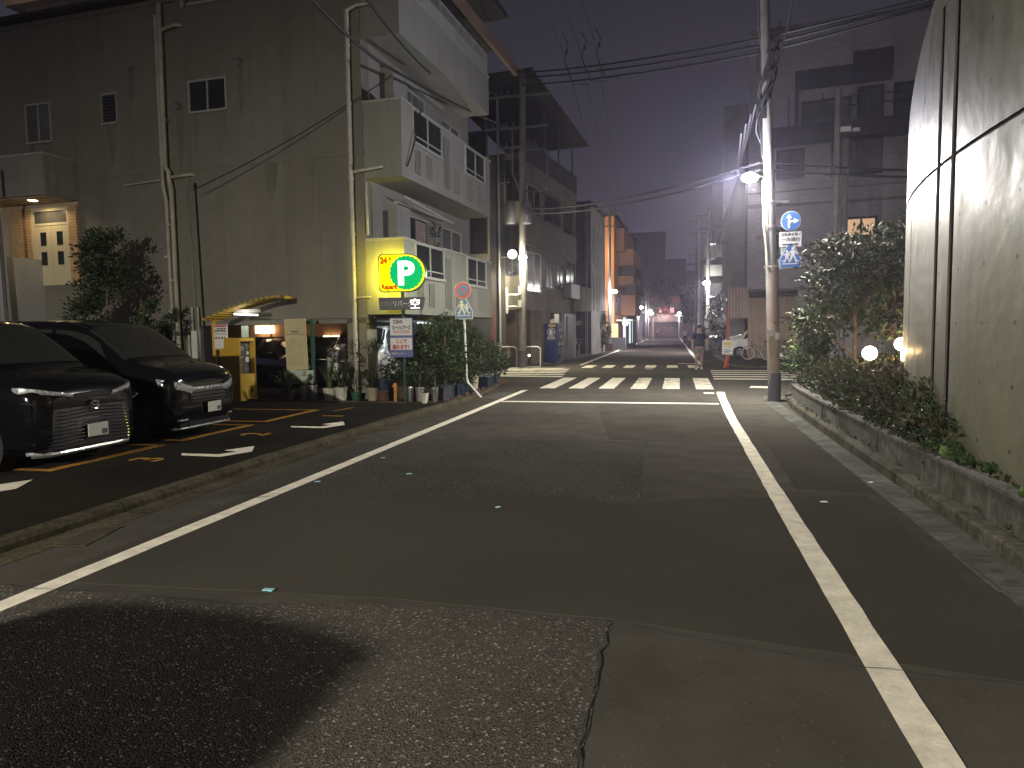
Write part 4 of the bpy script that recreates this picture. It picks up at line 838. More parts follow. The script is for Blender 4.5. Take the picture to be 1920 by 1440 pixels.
b = MB(); b.box(-.2, -.06, -.17, -.1, 1.42, 1.56); b.box(-.02, .06, -.16, -.11, 1.35, 1.5); b.build('junction_box', 'metal_grey', pr)
sx0 = .26
dp = disc_plate(pr, sx0, 3.86, -.15, .205, 'direction_disc', 'sign_white'); disc_plate(dp, sx0, 3.86, -.15, .195, 'blue_field', 'sign_blue', .004)
b = MB(Matrix.Translation((sx0, -.164, 3.86))); b.prismy([(-.06, -.15), (-.02, -.15), (-.02, .06), (.02, .06), (-.04, .15), (-.10, .06), (-.06, .06)], -.002, 0); b.prismy([(-.02, -.06), (.0, -.03), (.06, -.02), (.06, -.06), (.165, .0), (.06, .06), (.06, .02), (.0, .01), (-.02, -.01)], -.0035, 0); b.build('arrows', 'sign_white', dp)
b = MB(); b.box(sx0 - .225, sx0 + .215, -.16, -.15, 3.32, 3.63); op = b.build('one_way_plate', 'sign_white', pr)
text('自転車を除く', .085, FX(sx0 - .20, -.162, 3.55), 'ink', op, depth=.001, bold=.001, sx=.82); text('一方通行', .095, FX(sx0 - .19, -.162, 3.44), 'ink', op, depth=.001, bold=.001)
b = MB(Matrix.Translation((sx0, -.162, 3.37))); b.prismy([(-.17, -.012), (.1, -.012), (.1, -.03), (.17, 0), (.1, .03), (.1, .012), (-.17, .012)], -.002, 0); b.build('arrow', 'ink', op)
b = MB(); b.box(sx0 - .19, sx0 - .06, -.13, -.12, 3.16, 3.31); b.build('small_plate', 'board_mint', pr)
school_sign(pr, sx0, 3.10, -.15, .93, -1)
# street lamp heads: an LED lens on a short arm
def lamp_head(parent, x, y, z, arm, pw, col, m='lamp_led', size=.06, fill=.16, scol=None):
    b = MB(); b.tube([(arm[0], arm[1], z + .02), (x, y, z + .03)], .022, 8); b.build('lamp_arm', 'metal_grey', parent)
    b = MB(); b.box(x - .13, x + .13, y - .09, y + .09, z + .02, z + .075); hd = b.build('lamp_head', 'metal_grey', parent, bevel=.02)
    q = .17 if m == 'lamp_led' else .24; b = MB(); b.ball((x, y, z), q, q * .85, q * .6, 16); b.build('lens', m, hd, smooth=True)
    light('street_light', 'SPOT', (x, y, z - .16), pw, col, size, rot=(0, 0, 0), spot=177, blend=.22, parent=parent)
    light('street_light_fill', 'POINT', (x - .35, y - .35, z - .1), pw * fill, scol or col, size, parent=parent)  # added fill lamp to brighten walls and air above the lamp head
lamp_head(pr, -.58, -.12, 4.82, (-.2, 0), 2300, (1.0, .94, .74), size=.1, fill=.40, scol=(.86, .84, 1.0))  # lavender tint of the added fill colours the tiled block
b = MB()       # tangle of service wires at the pole top
for k in range(9):
    a = rn.uniform(0, 6.28); b.tube([(-.3 + .16 * math.cos(a + t * .9) + .02 * k, .16 * math.sin(a + t * .9), 5.6 + .17 * k + .22 * t) for t in range(6)], .018, 5)
for k in range(5): b.tube([(-.35 + .03 * k, .02, 8.2), (-.42 + .05 * k + .12 * math.sin(k), .1, 7.2), (-.28 - .03 * k, .0, 6.2), (-.24 - .02 * k, .03, 5.3), (-.2, .02, 5.0)], .02, 5)
b.box(-.34, -.2, -.1, .1, 6.05, 6.55); b.build('wire_bundle', 'cable', pr)
b = MB(); b.tube([(-.33, 0, 7.2), (-.42, .05, 8.0), (-.46, .05, 8.9)], .022, 6); b.tube([(-.25, -.05, 6.2), (-.1, -.08, 7.1), (.15, -.1, 7.9), (.35, -.12, 9.2)], .028, 6)
for k in range(16): u = k / 15; b.lathe([(.034, -.01), (.04, 0), (.034, .01)], (-.25 + .6 * u * u * .95, -.05 - .07 * u, 6.25 + 2.8 * u), 6)
b.build('insulated_lead', 'cable_pale', pr)
pl2 = pole((-6.32, 29.95, 0), 12.5, .165, .12, 'tall concrete pole with lamp and transformers at the left street corner', (.12, 0))
b = MB(); b.lathe([(.175, 0), (.172, .75)], (0, 0, 0), 20); b.build('pole_base_wrap', 'dark_render', pl2, smooth=True); b = MB(); b.tube([(0, 0, .76), (.01, 0, 1.5)], .169, 20); b.build('pole_sheet', 'pole_concrete', pl2, smooth=True)
lamp_head(pl2, .12, -.35, 4.68, (.03, -.1), 1300, (1.0, .90, .62))
b = MB(); b.lathe([(.0, .0), (.19, .02), (.2, .1), (.12, .2)], (-.35, -.3, 4.85), 16, axis='y'); b.build('round_cover', 'metal_white', pl2, smooth=True)
b = MB(); b.tube([(-.1, 0, 3.15), (-.62, -.1, 3.15)], .025, 6); b.tube([(-.1, 0, 2.65), (-.62, -.1, 2.65)], .025, 6); b.box(-.68, -.62, -.2, .0, 2.35, 3.45); b.box(-.12, .02, -.24, -.16, 2.6, 2.9); b.box(-.1, .0, -.24, -.17, 3.15, 3.5); b.build('bracket', 'metal_white', pl2)
b = MB()
for (x, y, z) in ((-.45, -.1, 6.6), (.28, -.2, 6.55)): b.lathe([(0, .5), (.2, .48), (.23, .4), (.23, -.35), (.19, -.45), (0, -.45)], (x, y, z), 14)
b.build('transformer', 'metal_grey', pl2, smooth=True)
b = MB()
for z, L_ in ((9.3, .9), (10.1, 1.5), (11.4, 1.7)):
    b.box(-L_, L_ * .8, -.05, .05, z, z + .09)
    for k in range(6): b.tube([(-L_ + .3 * k, 0, z + .09), (-L_ + .3 * k, 0, z + .28)], .04, 6)
b.tube([(-.35, 0, 10.1), (-.35, 0, 8.3), (-.05, 0, 7.5)], .05, 8); b.tube([(.9, 0, 9.2), (1.15, 0, 9.1), (1.15, 0, 7.6), (.9, 0, 7.5), (.2, 0, 7.5)], .05, 8); b.tube([(.9, 0, 9.2), (.2, 0, 9.2)], .05, 8)
b.build('crossarm', 'pole_grey', pl2)
# cables
def cable(pts, r, label, sag=0.0, m='cable', n=14, group='overhead cables'):
    P = [Vector(p) for p in pts]; path = []
    for k in range(len(P) - 1):
        for q in range(n): u = q / n; p = P[k] + (P[k + 1] - P[k]) * u; p.z -= sag * 4 * u * (1 - u); path.append(p)
    path.append(P[-1]); b = MB(); o = path[0].copy(); b.tube([p - o for p in path], r, 6)
    return tag(b.build('overhead_cable', m, None, True, loc=o), label, 'cable', group)
cable([(-6.2, 10.5, 7.6), (-5.7, 13.6, 6.95), (-6.6, 30, 10.1)], .03, 'thick black cable crossing in front of the first balconies from upper left', .12)
cable([(-5.4, 10.5, 7.9), (-5.95, 17.4, 8.05)], .02, 'thinner black cable ending under the top balcony with a white insulator', .2)
cable([(-6.3, 15.7, 7.45), (-11.4, 15.45, 5.12)], .012, 'thin guy wire from the balcony down to the conduit post', .12, 'cable')
cable([(-5.9, 16.5, 6.9), (-5.95, 16.3, 6.3), (-6.05, 15.9, 5.45)], .018, 'drooping cable tied below the second balcony corner', .05)
for k, (za, zb) in enumerate(((12.4, 8.35), (12.2, 8.2), (11.9, 8.05))):
    cable([(-6.3, 30, za), (1.9, 16.4, zb - .6), (12, 14.0, zb + .4 + .2 * k)], .03, ['uppermost cable spanning the crossing to the signed pole', 'middle cable spanning the crossing to the signed pole', 'lowest of the three high cables spanning the crossing'][k], .12)
for k, (za, zb, lb) in enumerate(((6.8, 5.15, 'lamp-height cable pair, upper strand, across the crossing'), (6.6, 5.0, 'lamp-height cable pair, lower strand, across the crossing'))):
    cable([(-6.3, 30, za), (1.8, 16.4, zb), (14, 20.0, zb + .3)], .028, lb, .3)
for k, x in enumerate((-1.2, -.9, -.6)):
    cable([(-3.2 + .45 * k, 2, 10.9), (-3.35 + .5 * k, 22.5, 10.2 + .05 * k), (-4.6 + .45 * k, 57, 10.9), (-4.4, 85, 9.0)], .014, ['left of three thin wires running up the street from the corner pole', 'middle of three thin wires running up the street from the corner pole', 'right of three thin wires running up the street from the corner pole'][k], .5)
b = MB()
for k, (x, z) in enumerate(((0, 0), (.55, .05), (1.0, .1))):
    b.tube([(x, 0, z + .5), (x + .15, 0, z + .2), (x + .02, 0, z - .3), (x + .3, 0, z - 1.0), (x + .8, 0, z - 1.05)], .016, 5); b.ball((x + .1, 0, z), .05, .05, .07, 8)
tag(b.build('cable_dropper', 'cable', None, loc=(-3.35, 22.5, 10.2)), 'looping droppers with insulators hanging over the crossing', 'insulator')
for k in range(4):
    cable([(1.75 - .1 * k, 16.8, 6.5 - .2 * k), (1.6 + .12 * k, 30, 5.3 + .12 * k), (2.3, 48, 6.2 + .1 * k)], .02, ['leftmost', 'second', 'third', 'rightmost'][k] + ' of four pale twisted service wires beside the lamp pole', .5 + .1 * k, 'cable_pale', group='pale service wires')
# ================================================================= CURVED CONCRETE WALL AND PLANTER (right)
def wx(y): return 2.55 if y < 6.7 else 18.05 - math.sqrt(15.5 ** 2 - (y - 6.7) ** 2)
def wtop(y): return 6.2 if y < 5.3 else (5.0 - .34 * (y - 8.5) if y < 11.6 else 3.95)
cw = thing('concrete_wall', 'tall curved fair-faced concrete wall with vertical slots at the right', 'wall', (0, 0, 0))
slots = [(9.66, .024, .6, 3.98), (8.10, .07, .6, 4.76), (7.60, .07, .6, 6.4)]
def wall_z(y, z0, z1, b, d=.0):   # one upright face strip between y and yb
    pass
ys = [-6 + .6 * k for k in range(21)] + [6.7 + .1 * k for k in range(53)]; ys = sorted(set([round(y, 3) for y in ys] + [round(v, 3) for s in slots for v in (s[0] - s[1], s[0] + s[1])]))
b = MB()
def grv(y): return 3.205 if y < 11.2 else 3.205
cols = []
for y in ys:
    x = wx(y); zt = wtop(y); cols.append([(x, y, 0.2), (x, y, 3.185), (x + .03, y, 3.19), (x + .03, y, 3.22), (x, y, 3.225), (x, y, zt), (x + .35, y, zt)])
for k in range(len(ys) - 1):
    ym = (ys[k] + ys[k + 1]) / 2; sl = [s for s in slots if abs(ym - s[0]) < s[1]]
    for j in range(6):
        if sl and j < 5: continue
        m_ = 1 if 0 < j < 4 else 0
        b.quad(cols[k][j], cols[k + 1][j], cols[k + 1][j + 1], cols[k][j + 1], m_)
    if sl:
        s = sl[0]; zt = min(s[3], wtop(ym)); xa, xb = cols[k][0][0], cols[k + 1][0][0]; ya, yb = ys[k], ys[k + 1]; D = .12
        b.quad((xa + D, ya, .2), (xb + D, yb, .2), (xb + D, yb, zt), (xa + D, ya, zt), 1); b.quad((xa, ya, .2), (xa + D, ya, .2), (xa + D, ya, zt), (xa, ya, zt), 1); b.quad((xb, yb, .2), (xb, yb, zt), (xb + D, yb, zt), (xb + D, yb, .2), 1)
        b.quad((xa, ya, zt), (xa + D, ya, zt), (xb + D, yb, zt), (xb, yb, zt), 1)
        if zt < wtop(ym) - .01: b.quad((xa, ya, zt), (xb, yb, zt), (xb, yb, wtop(yb)), (xa, ya, wtop(ya)), 0)
ye = ys[-1]; b.quad((wx(ye), ye, .2), (wx(ye) + .35, ye, .2), (wx(ye) + .35, ye, wtop(ye)), (wx(ye), ye, wtop(ye)))
for k in range(len(ys) - 1): b.quad((wx(ys[k]) + .35, ys[k], .2), (wx(ys[k]) + .35, ys[k], wtop(ys[k])), (wx(ys[k + 1]) + .35, ys[k + 1], wtop(ys[k + 1])), (wx(ys[k + 1]) + .35, ys[k + 1], .2))
b.build('wall_shell', ['concrete_wall', 'groove_dark'], cw)
b = MB(); b.box(wx(10.2) - .04, wx(10.2) + .02, 10.14, 10.2, 1.15, 1.32); sl_ = b.build('wall_lamp', 'lamp_warm', cw); b = MB(); b.box(wx(10.2) - .05, wx(10.2) + .02, 10.12, 10.2, .86, 1.12); b.build('wall_lamp_body', 'frame_dark', sl_)
light('wall_lamp_light', 'POINT', (wx(10.2) - .14, 10.15, 1.28), 6, (1.0, .66, .3), .03, parent=cw)
pw = thing('planter_wall', 'low stained concrete planter wall along the right kerb', 'planter', (0, 0, 0))
b = MB(); pp = [(2.36, -6), (2.36, 8), (2.38, 13), (2.42, 15), (2.52, 16.4), (2.74, 17.4), (3.2, 18.1), (4.2, 18.35), (9, 18.0)]; rings = []
for k, p in enumerate([Vector(q) for q in pp]):
    a_, c_ = Vector(pp[max(k - 1, 0)]), Vector(pp[min(k + 1, len(pp) - 1)]); d = (c_ - a_).normalized(); n_ = Vector((d.y, -d.x)); h = .40
    rings.append([b.P((*(p + n_ * o), z)) for o, z in ((0, .1), (0, h - .03), (-.015, h - .025), (-.012, h), (.13, h), (.13, .2))])
for k in range(len(rings) - 1):
    for j in range(5): b.F([rings[k][j], rings[k][j + 1], rings[k + 1][j + 1], rings[k + 1][j]])
b.build('wall_face', 'planter_wall', pw)
b = MB()
for y in (6.65, 9.1, 12.2): b.box(2.345, 2.362, y, y + .035, .1, .37)
b.build('joint_strip', 'kerb_concrete', pw)
g = MB(); g.prism([(2.42, -6), (2.42, 8), (2.45, 13), (2.5, 15), (2.6, 16.4), (2.85, 17.3), (3.3, 18.0), (4.3, 18.25), (14, 17.6), (14, 7.5), (4.5, 12), (2.95, 9.5), (2.75, 8), (2.75, -6)], .2, .34); struct(g, 'planting_bed', 'soil')
# hedge, ivy
hb = [(2.6, 8.0, .62, .24, .55, .36), (2.7, 9.2, .64, .34, .7, .36), (2.62, 7.6, .48, .24, .5, .32), (2.75, 8.5, .54, .32, .8, .40), (2.8, 9.8, .58, .42, .9, .44), (2.9, 11.2, .56, .5, .9, .42), (3.1, 12.6, .52, .6, .9, .42), (3.2, 14.0, .52, .65, .9, .42), (3.3, 15.4, .5, .7, .9, .42), (3.6, 16.8, .48, .8, .8, .40), (4.6, 16.6, .5, .9, 1.2, .45), (3.9, 13.6, .62, .6, 1.0, .4), (4.6, 14.8, .7, .7, 1.0, .4), (4.4, 12.9, .85, .5, .7, .35)]
hd = leaf_cloud(hb, 46000, .07, 4, .5, 11, shell=.9); h = hd.build('azalea_hedge', ['leaf_dark', 'leaf_olive', 'leaf_mid', 'leaf_brown'], None); tag(h, 'clipped azalea hedge filling the planter beside the concrete wall', 'hedge')
iv = leaf_cloud([(2.54, 6.7, .38, .09, .5, .09), (2.52, 5.7, .37, .07, .5, .06), (2.54, 7.2, .4, .1, .4, .12), (2.52, 4.6, .36, .06, .7, .06)], 900, .075, 3, .7, 12, elong=1.2); tag(iv.build('ivy', ['leaf_mid', 'leaf_dark', 'leaf_light'], None), 'low ivy creeping over the near end of the planter', 'ivy', None, 'stuff')
wk = MB()
for k in range(26):
    y = rn.uniform(4.6, 15.5); q = leaf_cloud([(2.335, y, .14, .02, .05, .03)], 9, .035, 2, .8, 50 + k)
    for f_, m_ in zip(q.f, q.mi): wk.F([wk.P(q.v[i]) for i in f_], m_)
tag(wk.build('kerb_weeds', ['leaf_mid', 'leaf_olive'], None), 'small weeds sprouting along the foot of the planter wall', 'weeds', None, 'stuff')
# ---------------- garden trees and shrubs
def tree(name, label, loc, blobs, n, size, mats, tr, limbs, seed, cat='tree', group=None, r0=.06, r1=.025, elong=1.9, bark='bark'):
    T = thing(name, label, cat, loc, 0, group); trunk(T, tr, r0, r1, limbs, m=bark); leaf_cloud(blobs, n, size, len(mats), .2, seed, elong=elong).build('crown', mats, T); return T
tree('garden_tree', 'leafy broadleaf tree in the garden beyond the concrete wall, lit from below', (3.45, 15.0, .34), [(-.3, 0, 2.1, .75, .7, .6), (.35, .1, 2.3, .8, .7, .75), (-.55, .1, 1.45, .6, .6, .45), (.55, 0, 1.35, .65, .6, .42), (0, 0, 2.75, .5, .5, .45), (-.35, .3, 2.75, .45, .5, .4), (1.05, .1, 2.0, .45, .5, .6)], 4600, .14, ['leaf_dark', 'leaf_mid', 'leaf_olive', 'leaf_dark', 'leaf_brown'], [(0.02, 0, 0), (0, 0, .5), (.01, 0, 1.2), (-.04, .02, 2.0), (0, 0, 2.7)],
     [([(0, 0, .62), (-.2, 0, .9), (-.5, .02, 1.15), (-.8, 0, 1.3)], .022, .008), ([(0, 0, 1.0), (.25, 0, 1.12), (.6, 0, 1.2), (.9, .1, 1.5)], .02, .007), ([(0, 0, 1.3), (-.3, .1, 1.8), (-.5, .1, 2.4)], .02, .007), ([(0, 0, 1.5), (.3, -.1, 1.9), (.5, 0, 2.5)], .018, .006)], 21, r0=.05, r1=.02, elong=2.6)
b = MB(); b.tube([(0, 0, 0), (-.04, 0, .62)], .034, 8); tag(b.build('wooden_stake', 'wood_post', None, True, loc=(3.62, 14.8, .3)), 'short pale wooden stake just left of the globe lamp', 'stake', 'wooden stakes')
b = MB(); b.tube([(0, 0, 0), (.0, 0, .6)], .05, 8); tag(b.build('wooden_stake', 'bark', None, True, loc=(3.88, 15.4, .3)), 'darker thick stake behind the garden tree trunk', 'stake', 'wooden stakes')
b = MB(); b.tube([(0, 0, 0), (.02, 0, .95)], .045, 8); tag(b.build('wooden_stake', 'wood_post', None, True, loc=(4.45, 15.3, .4)), 'stake beside the second globe lamp at the wall edge', 'stake', 'wooden stakes')
tree('garden_shrub', 'bushy green shrub between the signed pole and the garden tree', (3.2, 17.3, .34), [(-.1, 0, 1.0, .5, .6, .7), (.25, 0, 1.5, .45, .5, .6), (-.1, .1, .45, .65, .6, .4)], 2400, .09, ['leaf_dark', 'leaf_mid', 'leaf_mid', 'leaf_light'], [(0, 0, 0), (.05, 0, 1.4)], [], 22, 'shrub')
tree('garden_tree', 'darker tree behind, half hidden by the edge of the concrete wall', (5.0, 17.0, .34), [(0, 0, 2.2, .9, .8, 1.0), (.2, 0, 3.1, .7, .7, .6), (-.5, 0, 2.9, .5, .5, .5)], 3000, .15, ['leaf_dark', 'leaf_olive', 'leaf_dark'], [(0, 0, 0), (0, 0, 1.5), (.1, 0, 2.6)], [], 23, elong=2.4)
tree('garden_shrub', 'low shrub lit yellow by the globe lamp', (4.15, 13.9, .7), [(0, 0, .18, .5, .4, .22)], 500, .06, ['leaf_light', 'leaf_mid'], [(0, 0, -.3), (0, 0, .2)], [], 24, 'shrub', r0=.02, r1=.01)
def globe(x, y, z, pw, label):
    T = thing('globe_lamp', label, 'garden lamp', (x, y, z - .5), 0, 'round garden lamps'); b = MB(); b.ball((0, 0, .5), .125, n=20); b.build('glass_globe', 'globe_glow', T, smooth=True); b = MB(); b.tube([(0, 0, -.1), (0, 0, .39)], .03, 8); b.build('stem', 'frame_dark', T)
    light('globe_light', 'POINT', (0, -.0, .72), pw, (1.0, .72, .38), .1, parent=T); light('globe_light', 'POINT', (-.1, -.22, .5), pw * .6, (1.0, .72, .38), .1, parent=T)
globe(3.42, 13.75, 1.13, 16, 'round white garden lamp glowing in full view above the hedge'); globe(4.15, 14.5, 1.27, 16, 'round white garden lamp partly hidden by the concrete wall edge')

# ================================================================= BUILDING 2 at the left far corner
O2 = (-6.4, 30.88, 0.06); B2 = thing('corner_building', 'old brown corner building with parapet bands and a rooftop canopy, behind the left pole', 'building', O2, R(-7.6))
S2 = side_X(0.0)
b = MB(); b.box(-12, 0, 2.4, 8.6, 0, 9.3, 0); b.box(-12, 0, 0, 2.4, 2.5, 9.3, 0); b.box(-12, -.55, .5, 2.4, 0, 2.5, 1); b.build('wall', ['b2_wall', 'brown_wall'], B2)
b = MB(); b.box(-1.6, -.9, -.02, .0, 0, 9.3); b.box(-12, -2.6, -.02, 0, 0, 9.3); b.build('dark_wall_panel', 'b2_dark', B2)
b = MB(); b.box(-1.62, -1.4, -.06, 0, 0, 2.4); b.build('brick_pier', 'brick_red', B2); b = MB(); b.box(-3.2, -1.65, -.05, -.021, 0.1, 2.1); b.build('garage_shade', 'frame_dark', B2)  # dark slab on the wall paints the unlit garage opening
b = MB(); b.box(-2.75, -2.4, -.08, -.05, .2, 1.35); b.build('leaning_board', 'planter_wall', B2)
b = MB(); b.tube([(-1.13, -.1, 0), (-1.13, -.1, 11.9)], .055, 8); b.tube([(-1.13, -.1, 11.9), (-1.6, -.1, 12.0), (-1.6, -.1, 12.3)], .055, 8); b.tube([(-1.13, -.1, 8.0), (-.6, -.1, 8.05)], .03, 6); b.tube([(-1.13, -.1, 4.8), (-.7, -.1, 4.8)], .03, 6); b.build('downpipe', 'metal_grey', B2)
b = MB(); b.box(-.04, .04, 0, 8.6, 2.5, 3.22); b.box(-.04, .05, 0, 8.6, 5.35, 6.6); b.box(-.04, .06, 0, 8.6, 8.3, 8.95); b.build('band', 'b2_wall', B2)
b = MB(); b.box(-.03, .08, .3, 8.6, 8.95, 9.9); b.build('rooftop_screen', 'dark_render', B2)
b = MB(); b.box(.04, .5, 8.0, 10.0, 2.6, 3.9); b.build('side_balcony', 'b2_wall', B2); b = MB(); b.box(.05, .5, 5.9, 7.6, 3.2, 3.9); b.box(.05, .52, 5.85, 7.65, 3.9, 3.95); b.build('balcony_rail', 'frame_dark', B2)
for (a_, c_, z0, z1) in ((.25, 2.3, 3.3, 5.1), (3.1, 4.3, 3.6, 5.0), (4.8, 6.1, 3.65, 4.95), (.4, 2.3, 6.75, 8.1), (3.0, 5.6, 6.75, 8.1), (6.3, 8.2, 6.6, 8.0), (6.5, 8.3, 3.4, 5.2)): window(B2, a_, c_, z0, z1, S2, 0, 2, fm='metal_grey' if a_ < 1 else 'frame_dark', gm='glass_dark', rail=z0 + .2 if a_ < 1 else None)
for (x0, x1, z0, z1) in ((-3.4, -1.7, 8.1, 10.4), (-3.4, -1.7, 5.0, 7.0), (-.95, -.15, 4.0, 6.2), (-.8, -.15, 7.2, 9.0)): window(B2, x0, x1, z0, z1, None, -.02, 2, fm='frame_dark')
b = MB(); 
for k in range(26): b.box(-3.4 + .07 * k, -3.385 + .07 * k, -.5, -.48, 7.9, 8.75)
b.box(-3.45, -1.6, -.52, -.46, 8.75, 8.8); b.box(-3.45, -1.6, -.52, 0, 7.8, 7.9); b.build('rail_balcony', 'frame_dark', B2)
b = MB()   # rooftop canopy with posts
b.quad((-4, -.4, 12.6), (.55, -.4, 12.6), (.75, 8.8, 11.5), (-4, 8.8, 11.5)); b.quad((-4, -.4, 12.66), (-4, 8.8, 11.56), (.75, 8.8, 11.56), (.55, -.4, 12.66)); b.box(.5, .6, -.4, -.3, 12.45, 12.66); b.build('rooftop_canopy', 'roof_dark', B2)
b = MB()
for y in (.4, 3.2, 5.6, 8.2): b.box(-.1, -.02, y, y + .08, 9.3, 12.5 - .12 * y)
b.box(-3.8, -3.7, 0, .1, 9.3, 12.6); b.box(-1.8, -1.7, 0, .1, 9.3, 12.6); b.build('canopy_post', 'pole_grey', B2)
b = MB(); b.box(-.55, -.45, 1.2, 1.6, .9, 1.35); b.build('post_box', 'frame_dark', B2)
b = MB(); b.ball((-.5, 2.0, .38), .06, n=10); b.build('round_lamp', 'lamp_warm', B2)
b = MB(); b.box(0, .012, 3.8, 5.6, 1.9, 2.42); b.build('shop_window', 'glass_dark', B2); b = MB(); b.box(0, .01, 6.2, 8.0, 0.0, 2.4); b.build('bay_shade', 'frame_dark', B2); b = MB(); b.box(.01, .02, 6.6, 6.9, .6, 2.3); b.build('pale_strip', 'planter_wall', B2)  # thin dark sheet paints the unlit bay for the bicycles
b = MB(); b.tube([(-.2, -.75, 0), (-.2, -.75, .75), (-.1, -.75, .85), (.55, -.75, .85), (.66, -.75, .75), (.66, -.75, 0)], .03, 8); b.box(-.2, .66, -.78, -.72, -.02, .0); tag(b.build('guard_rail', 'metal_white', None, True, loc=(-6.25, 30.95, .06)), 'white hoop guard rail right of the corner pole', 'guard rail', 'hoop guard rails')
b = MB(); b.tube([(-.2, -.75, 0), (-.2, -.75, .75), (-.1, -.75, .85), (.45, -.75, .85), (.55, -.75, .75), (.55, -.75, 0)], .03, 8); tag(b.build('guard_rail', 'metal_white', None, True, loc=(-7.2, 31.0, .06)), 'white hoop guard rail left of the corner pole', 'guard rail', 'hoop guard rails')
# vending machine
vm = thing('vending_machine', 'dark blue drinks vending machine under the overhang', 'vending machine', (-5.70, 33.6, .06), R(-6))
b = MB(); b.box(-.34, .34, 0, .95, .04, 1.88); b.build('cabinet', 'blue_vend', vm, bevel=.02)
VX = side_X(.34)
b = MB(VX); b.box(.08, .88, -.03, 0, .75, 1.8); b.build('display_window', 'glass_grey', vm)
b = MB(VX)
for r_ in range(3):
    for k in range(8): b.box(.12 + .092 * k, .17 + .092 * k, -.05, -.03, .82 + .33 * r_, .98 + .33 * r_, (k + r_) % 3)
b.build('drink_samples', ['metal_white', 'sign_red', 'pot_green'], vm)
b = MB(VX); b.box(.2, .75, -.04, 0, .18, .38); b.build('delivery_flap', 'frame_dark', vm)
b = MB(); b.box(-.12, .24, -.008, 0, 1.72, 1.83); b.build('side_sticker', 'poster_yellow', vm)
text('BOSS', .17, FX(.02, -.004, 1.13), 'sign_white', vm, align='CENTER', depth=.002, bold=.004); text('SUNTORY', .05, FX(.02, -.004, 1.06), 'sign_back', vm, align='CENTER', depth=.002)
b = MB()
for r_ in (.2, .165): b.tube([(.02 + r_ * math.cos(6.2832 * k / 28), -.004, 1.47 + r_ * math.sin(6.2832 * k / 28)) for k in range(29)], .009, 5)
X0 = Matrix.Translation((.02, -.006, 1.46)); b.X = X0
b.prismy([(-.09, -.10), (.02, -.13), (.07, -.07), (.06, .02), (.11, .0), (.1, -.03), (.13, -.02), (.12, .03), (.05, .06), (.04, .12), (-.06, .13), (-.1, .05)], -.002, .002); b.X = None
b.build('round_emblem', 'sign_white', vm)
b = MB(); b.lathe([(.12, 0), (.12, .12), (.03, .2)], (0, .3, 1.88), 12); b.box(.1, .3, .2, .5, 1.88, 2.3); tag(b.build('bottle_box', 'metal_white', None, loc=(-5.66, 33.6, .08)), 'pale boxes stored on top of the vending machine', 'box')
# bicycles
def bicycle(label, loc, rz, frame='frame_dark', basket=True, group='parked bicycles', wall_=True):
    T = thing('bicycle', label, 'bicycle', loc, rz, group); r = .33
    for x in (-.53, .53):
        b = MB(); b.lathe([(r - .012, -.016), (r + .012, -.012), (r + .018, 0), (r + .012, .012), (r - .012, .016), (r - .012, -.016)], (x, 0, r + .02), 28, axis='y', m=0); b.lathe([(r - .045, -.012), (r - .006, -.022), (r - .006, .022), (r - .045, .012)], (x, 0, r + .02), 28, axis='y', m=1)
        W_ = b.build('wheel', ['rubber', 'metal_white'], T, smooth=True); b = MB()
        for k in range(14): a = 6.2832 * k / 14; b.tube([(x, 0, r + .02), (x + (r - .02) * math.cos(a), 0, r + .02 + (r - .02) * math.sin(a))], .0035, 4)
        b.lathe([(0, -.03), (.03, -.03), (.03, .03), (0, .03)], (x, 0, r + .02), 10, axis='y'); b.build('spokes', 'steel', W_)
    b = MB(); z0 = r + .02
    for p in ([(-.53, .03, z0), (-.12, .03, .28)], [(-.53, .03, z0), (-.22, 0, .78)], [(-.12, 0, .28), (-.27, 0, .9)], [(-.12, 0, .28), (.1, 0, .36), (.36, 0, .72)], [(-.2, 0, .55), (.37, 0, .8)], [(.53, .04, z0), (.38, 0, .72), (.34, 0, .98)], [(.53, -.04, z0), (.38, 0, .72)]): b.tube(p, .016, 6)
    b.build('frame', frame, T, smooth=True); b = MB(); b.tube([(.18, -.27, 1.0), (.32, -.2, 1.03), (.34, 0, .99), (.32, .2, 1.03), (.18, .27, 1.0)], .012, 6); b.build('handlebar', 'steel', T, smooth=True)
    b = MB(); b.ball((-.3, 0, .93), .14, .08, .035, 10); b.build('saddle', 'rubber', T, smooth=True)
    b = MB(); b.lathe([(.09, -.005), (.09, .005), (0, .005)], (-.12, .05, .28), 16, axis='y'); b.tube([(-.12, .07, .28), (-.02, .09, .16)], .01, 5); b.tube([(-.12, -.05, .28), (-.22, -.07, .4)], .01, 5); b.box(-.07, .03, .08, .16, .145, .165); b.build('crank', 'steel', T)
    b = MB(); b.lathe([(r + .04, -.03), (r + .04, .03)], (-.53, 0, z0), 20, axis='y', a0=R(20), a1=R(190)); b.build('mudguard', frame, T)
    if basket:
        b = MB()
        for k in range(9): y = -.16 + .04 * k; b.box(.42, .43, y - .004, y + .004, .72, .96); b.box(.68, .69, y - .004, y + .004, .76, .96)
        for z in (.74, .82, .9, .96): b.box(.42, .69, -.165, -.155, z - .004, z + .004); b.box(.42, .69, .155, .165, z - .004, z + .004); b.box(.68, .69, -.16, .16, z - .004, z + .004)
        b.build('basket', 'metal_grey', T)
    return T
bicycle('bicycle with a white-rimmed front wheel nearest the white van', (4.15, 36.9, .02), R(184), basket=False)
bicycle('bicycle with a wire basket parked just behind the lamp pole', (5.0, 36.4, .02), R(172))
bicycle('dark bicycle farthest right, half behind the lamp pole', (5.8, 36.8, .02), R(190))
bicycle('bicycle standing in the bay right of the vending machine', (-5.75, 41.0, .06), R(80), group='bicycles at the old corner building')
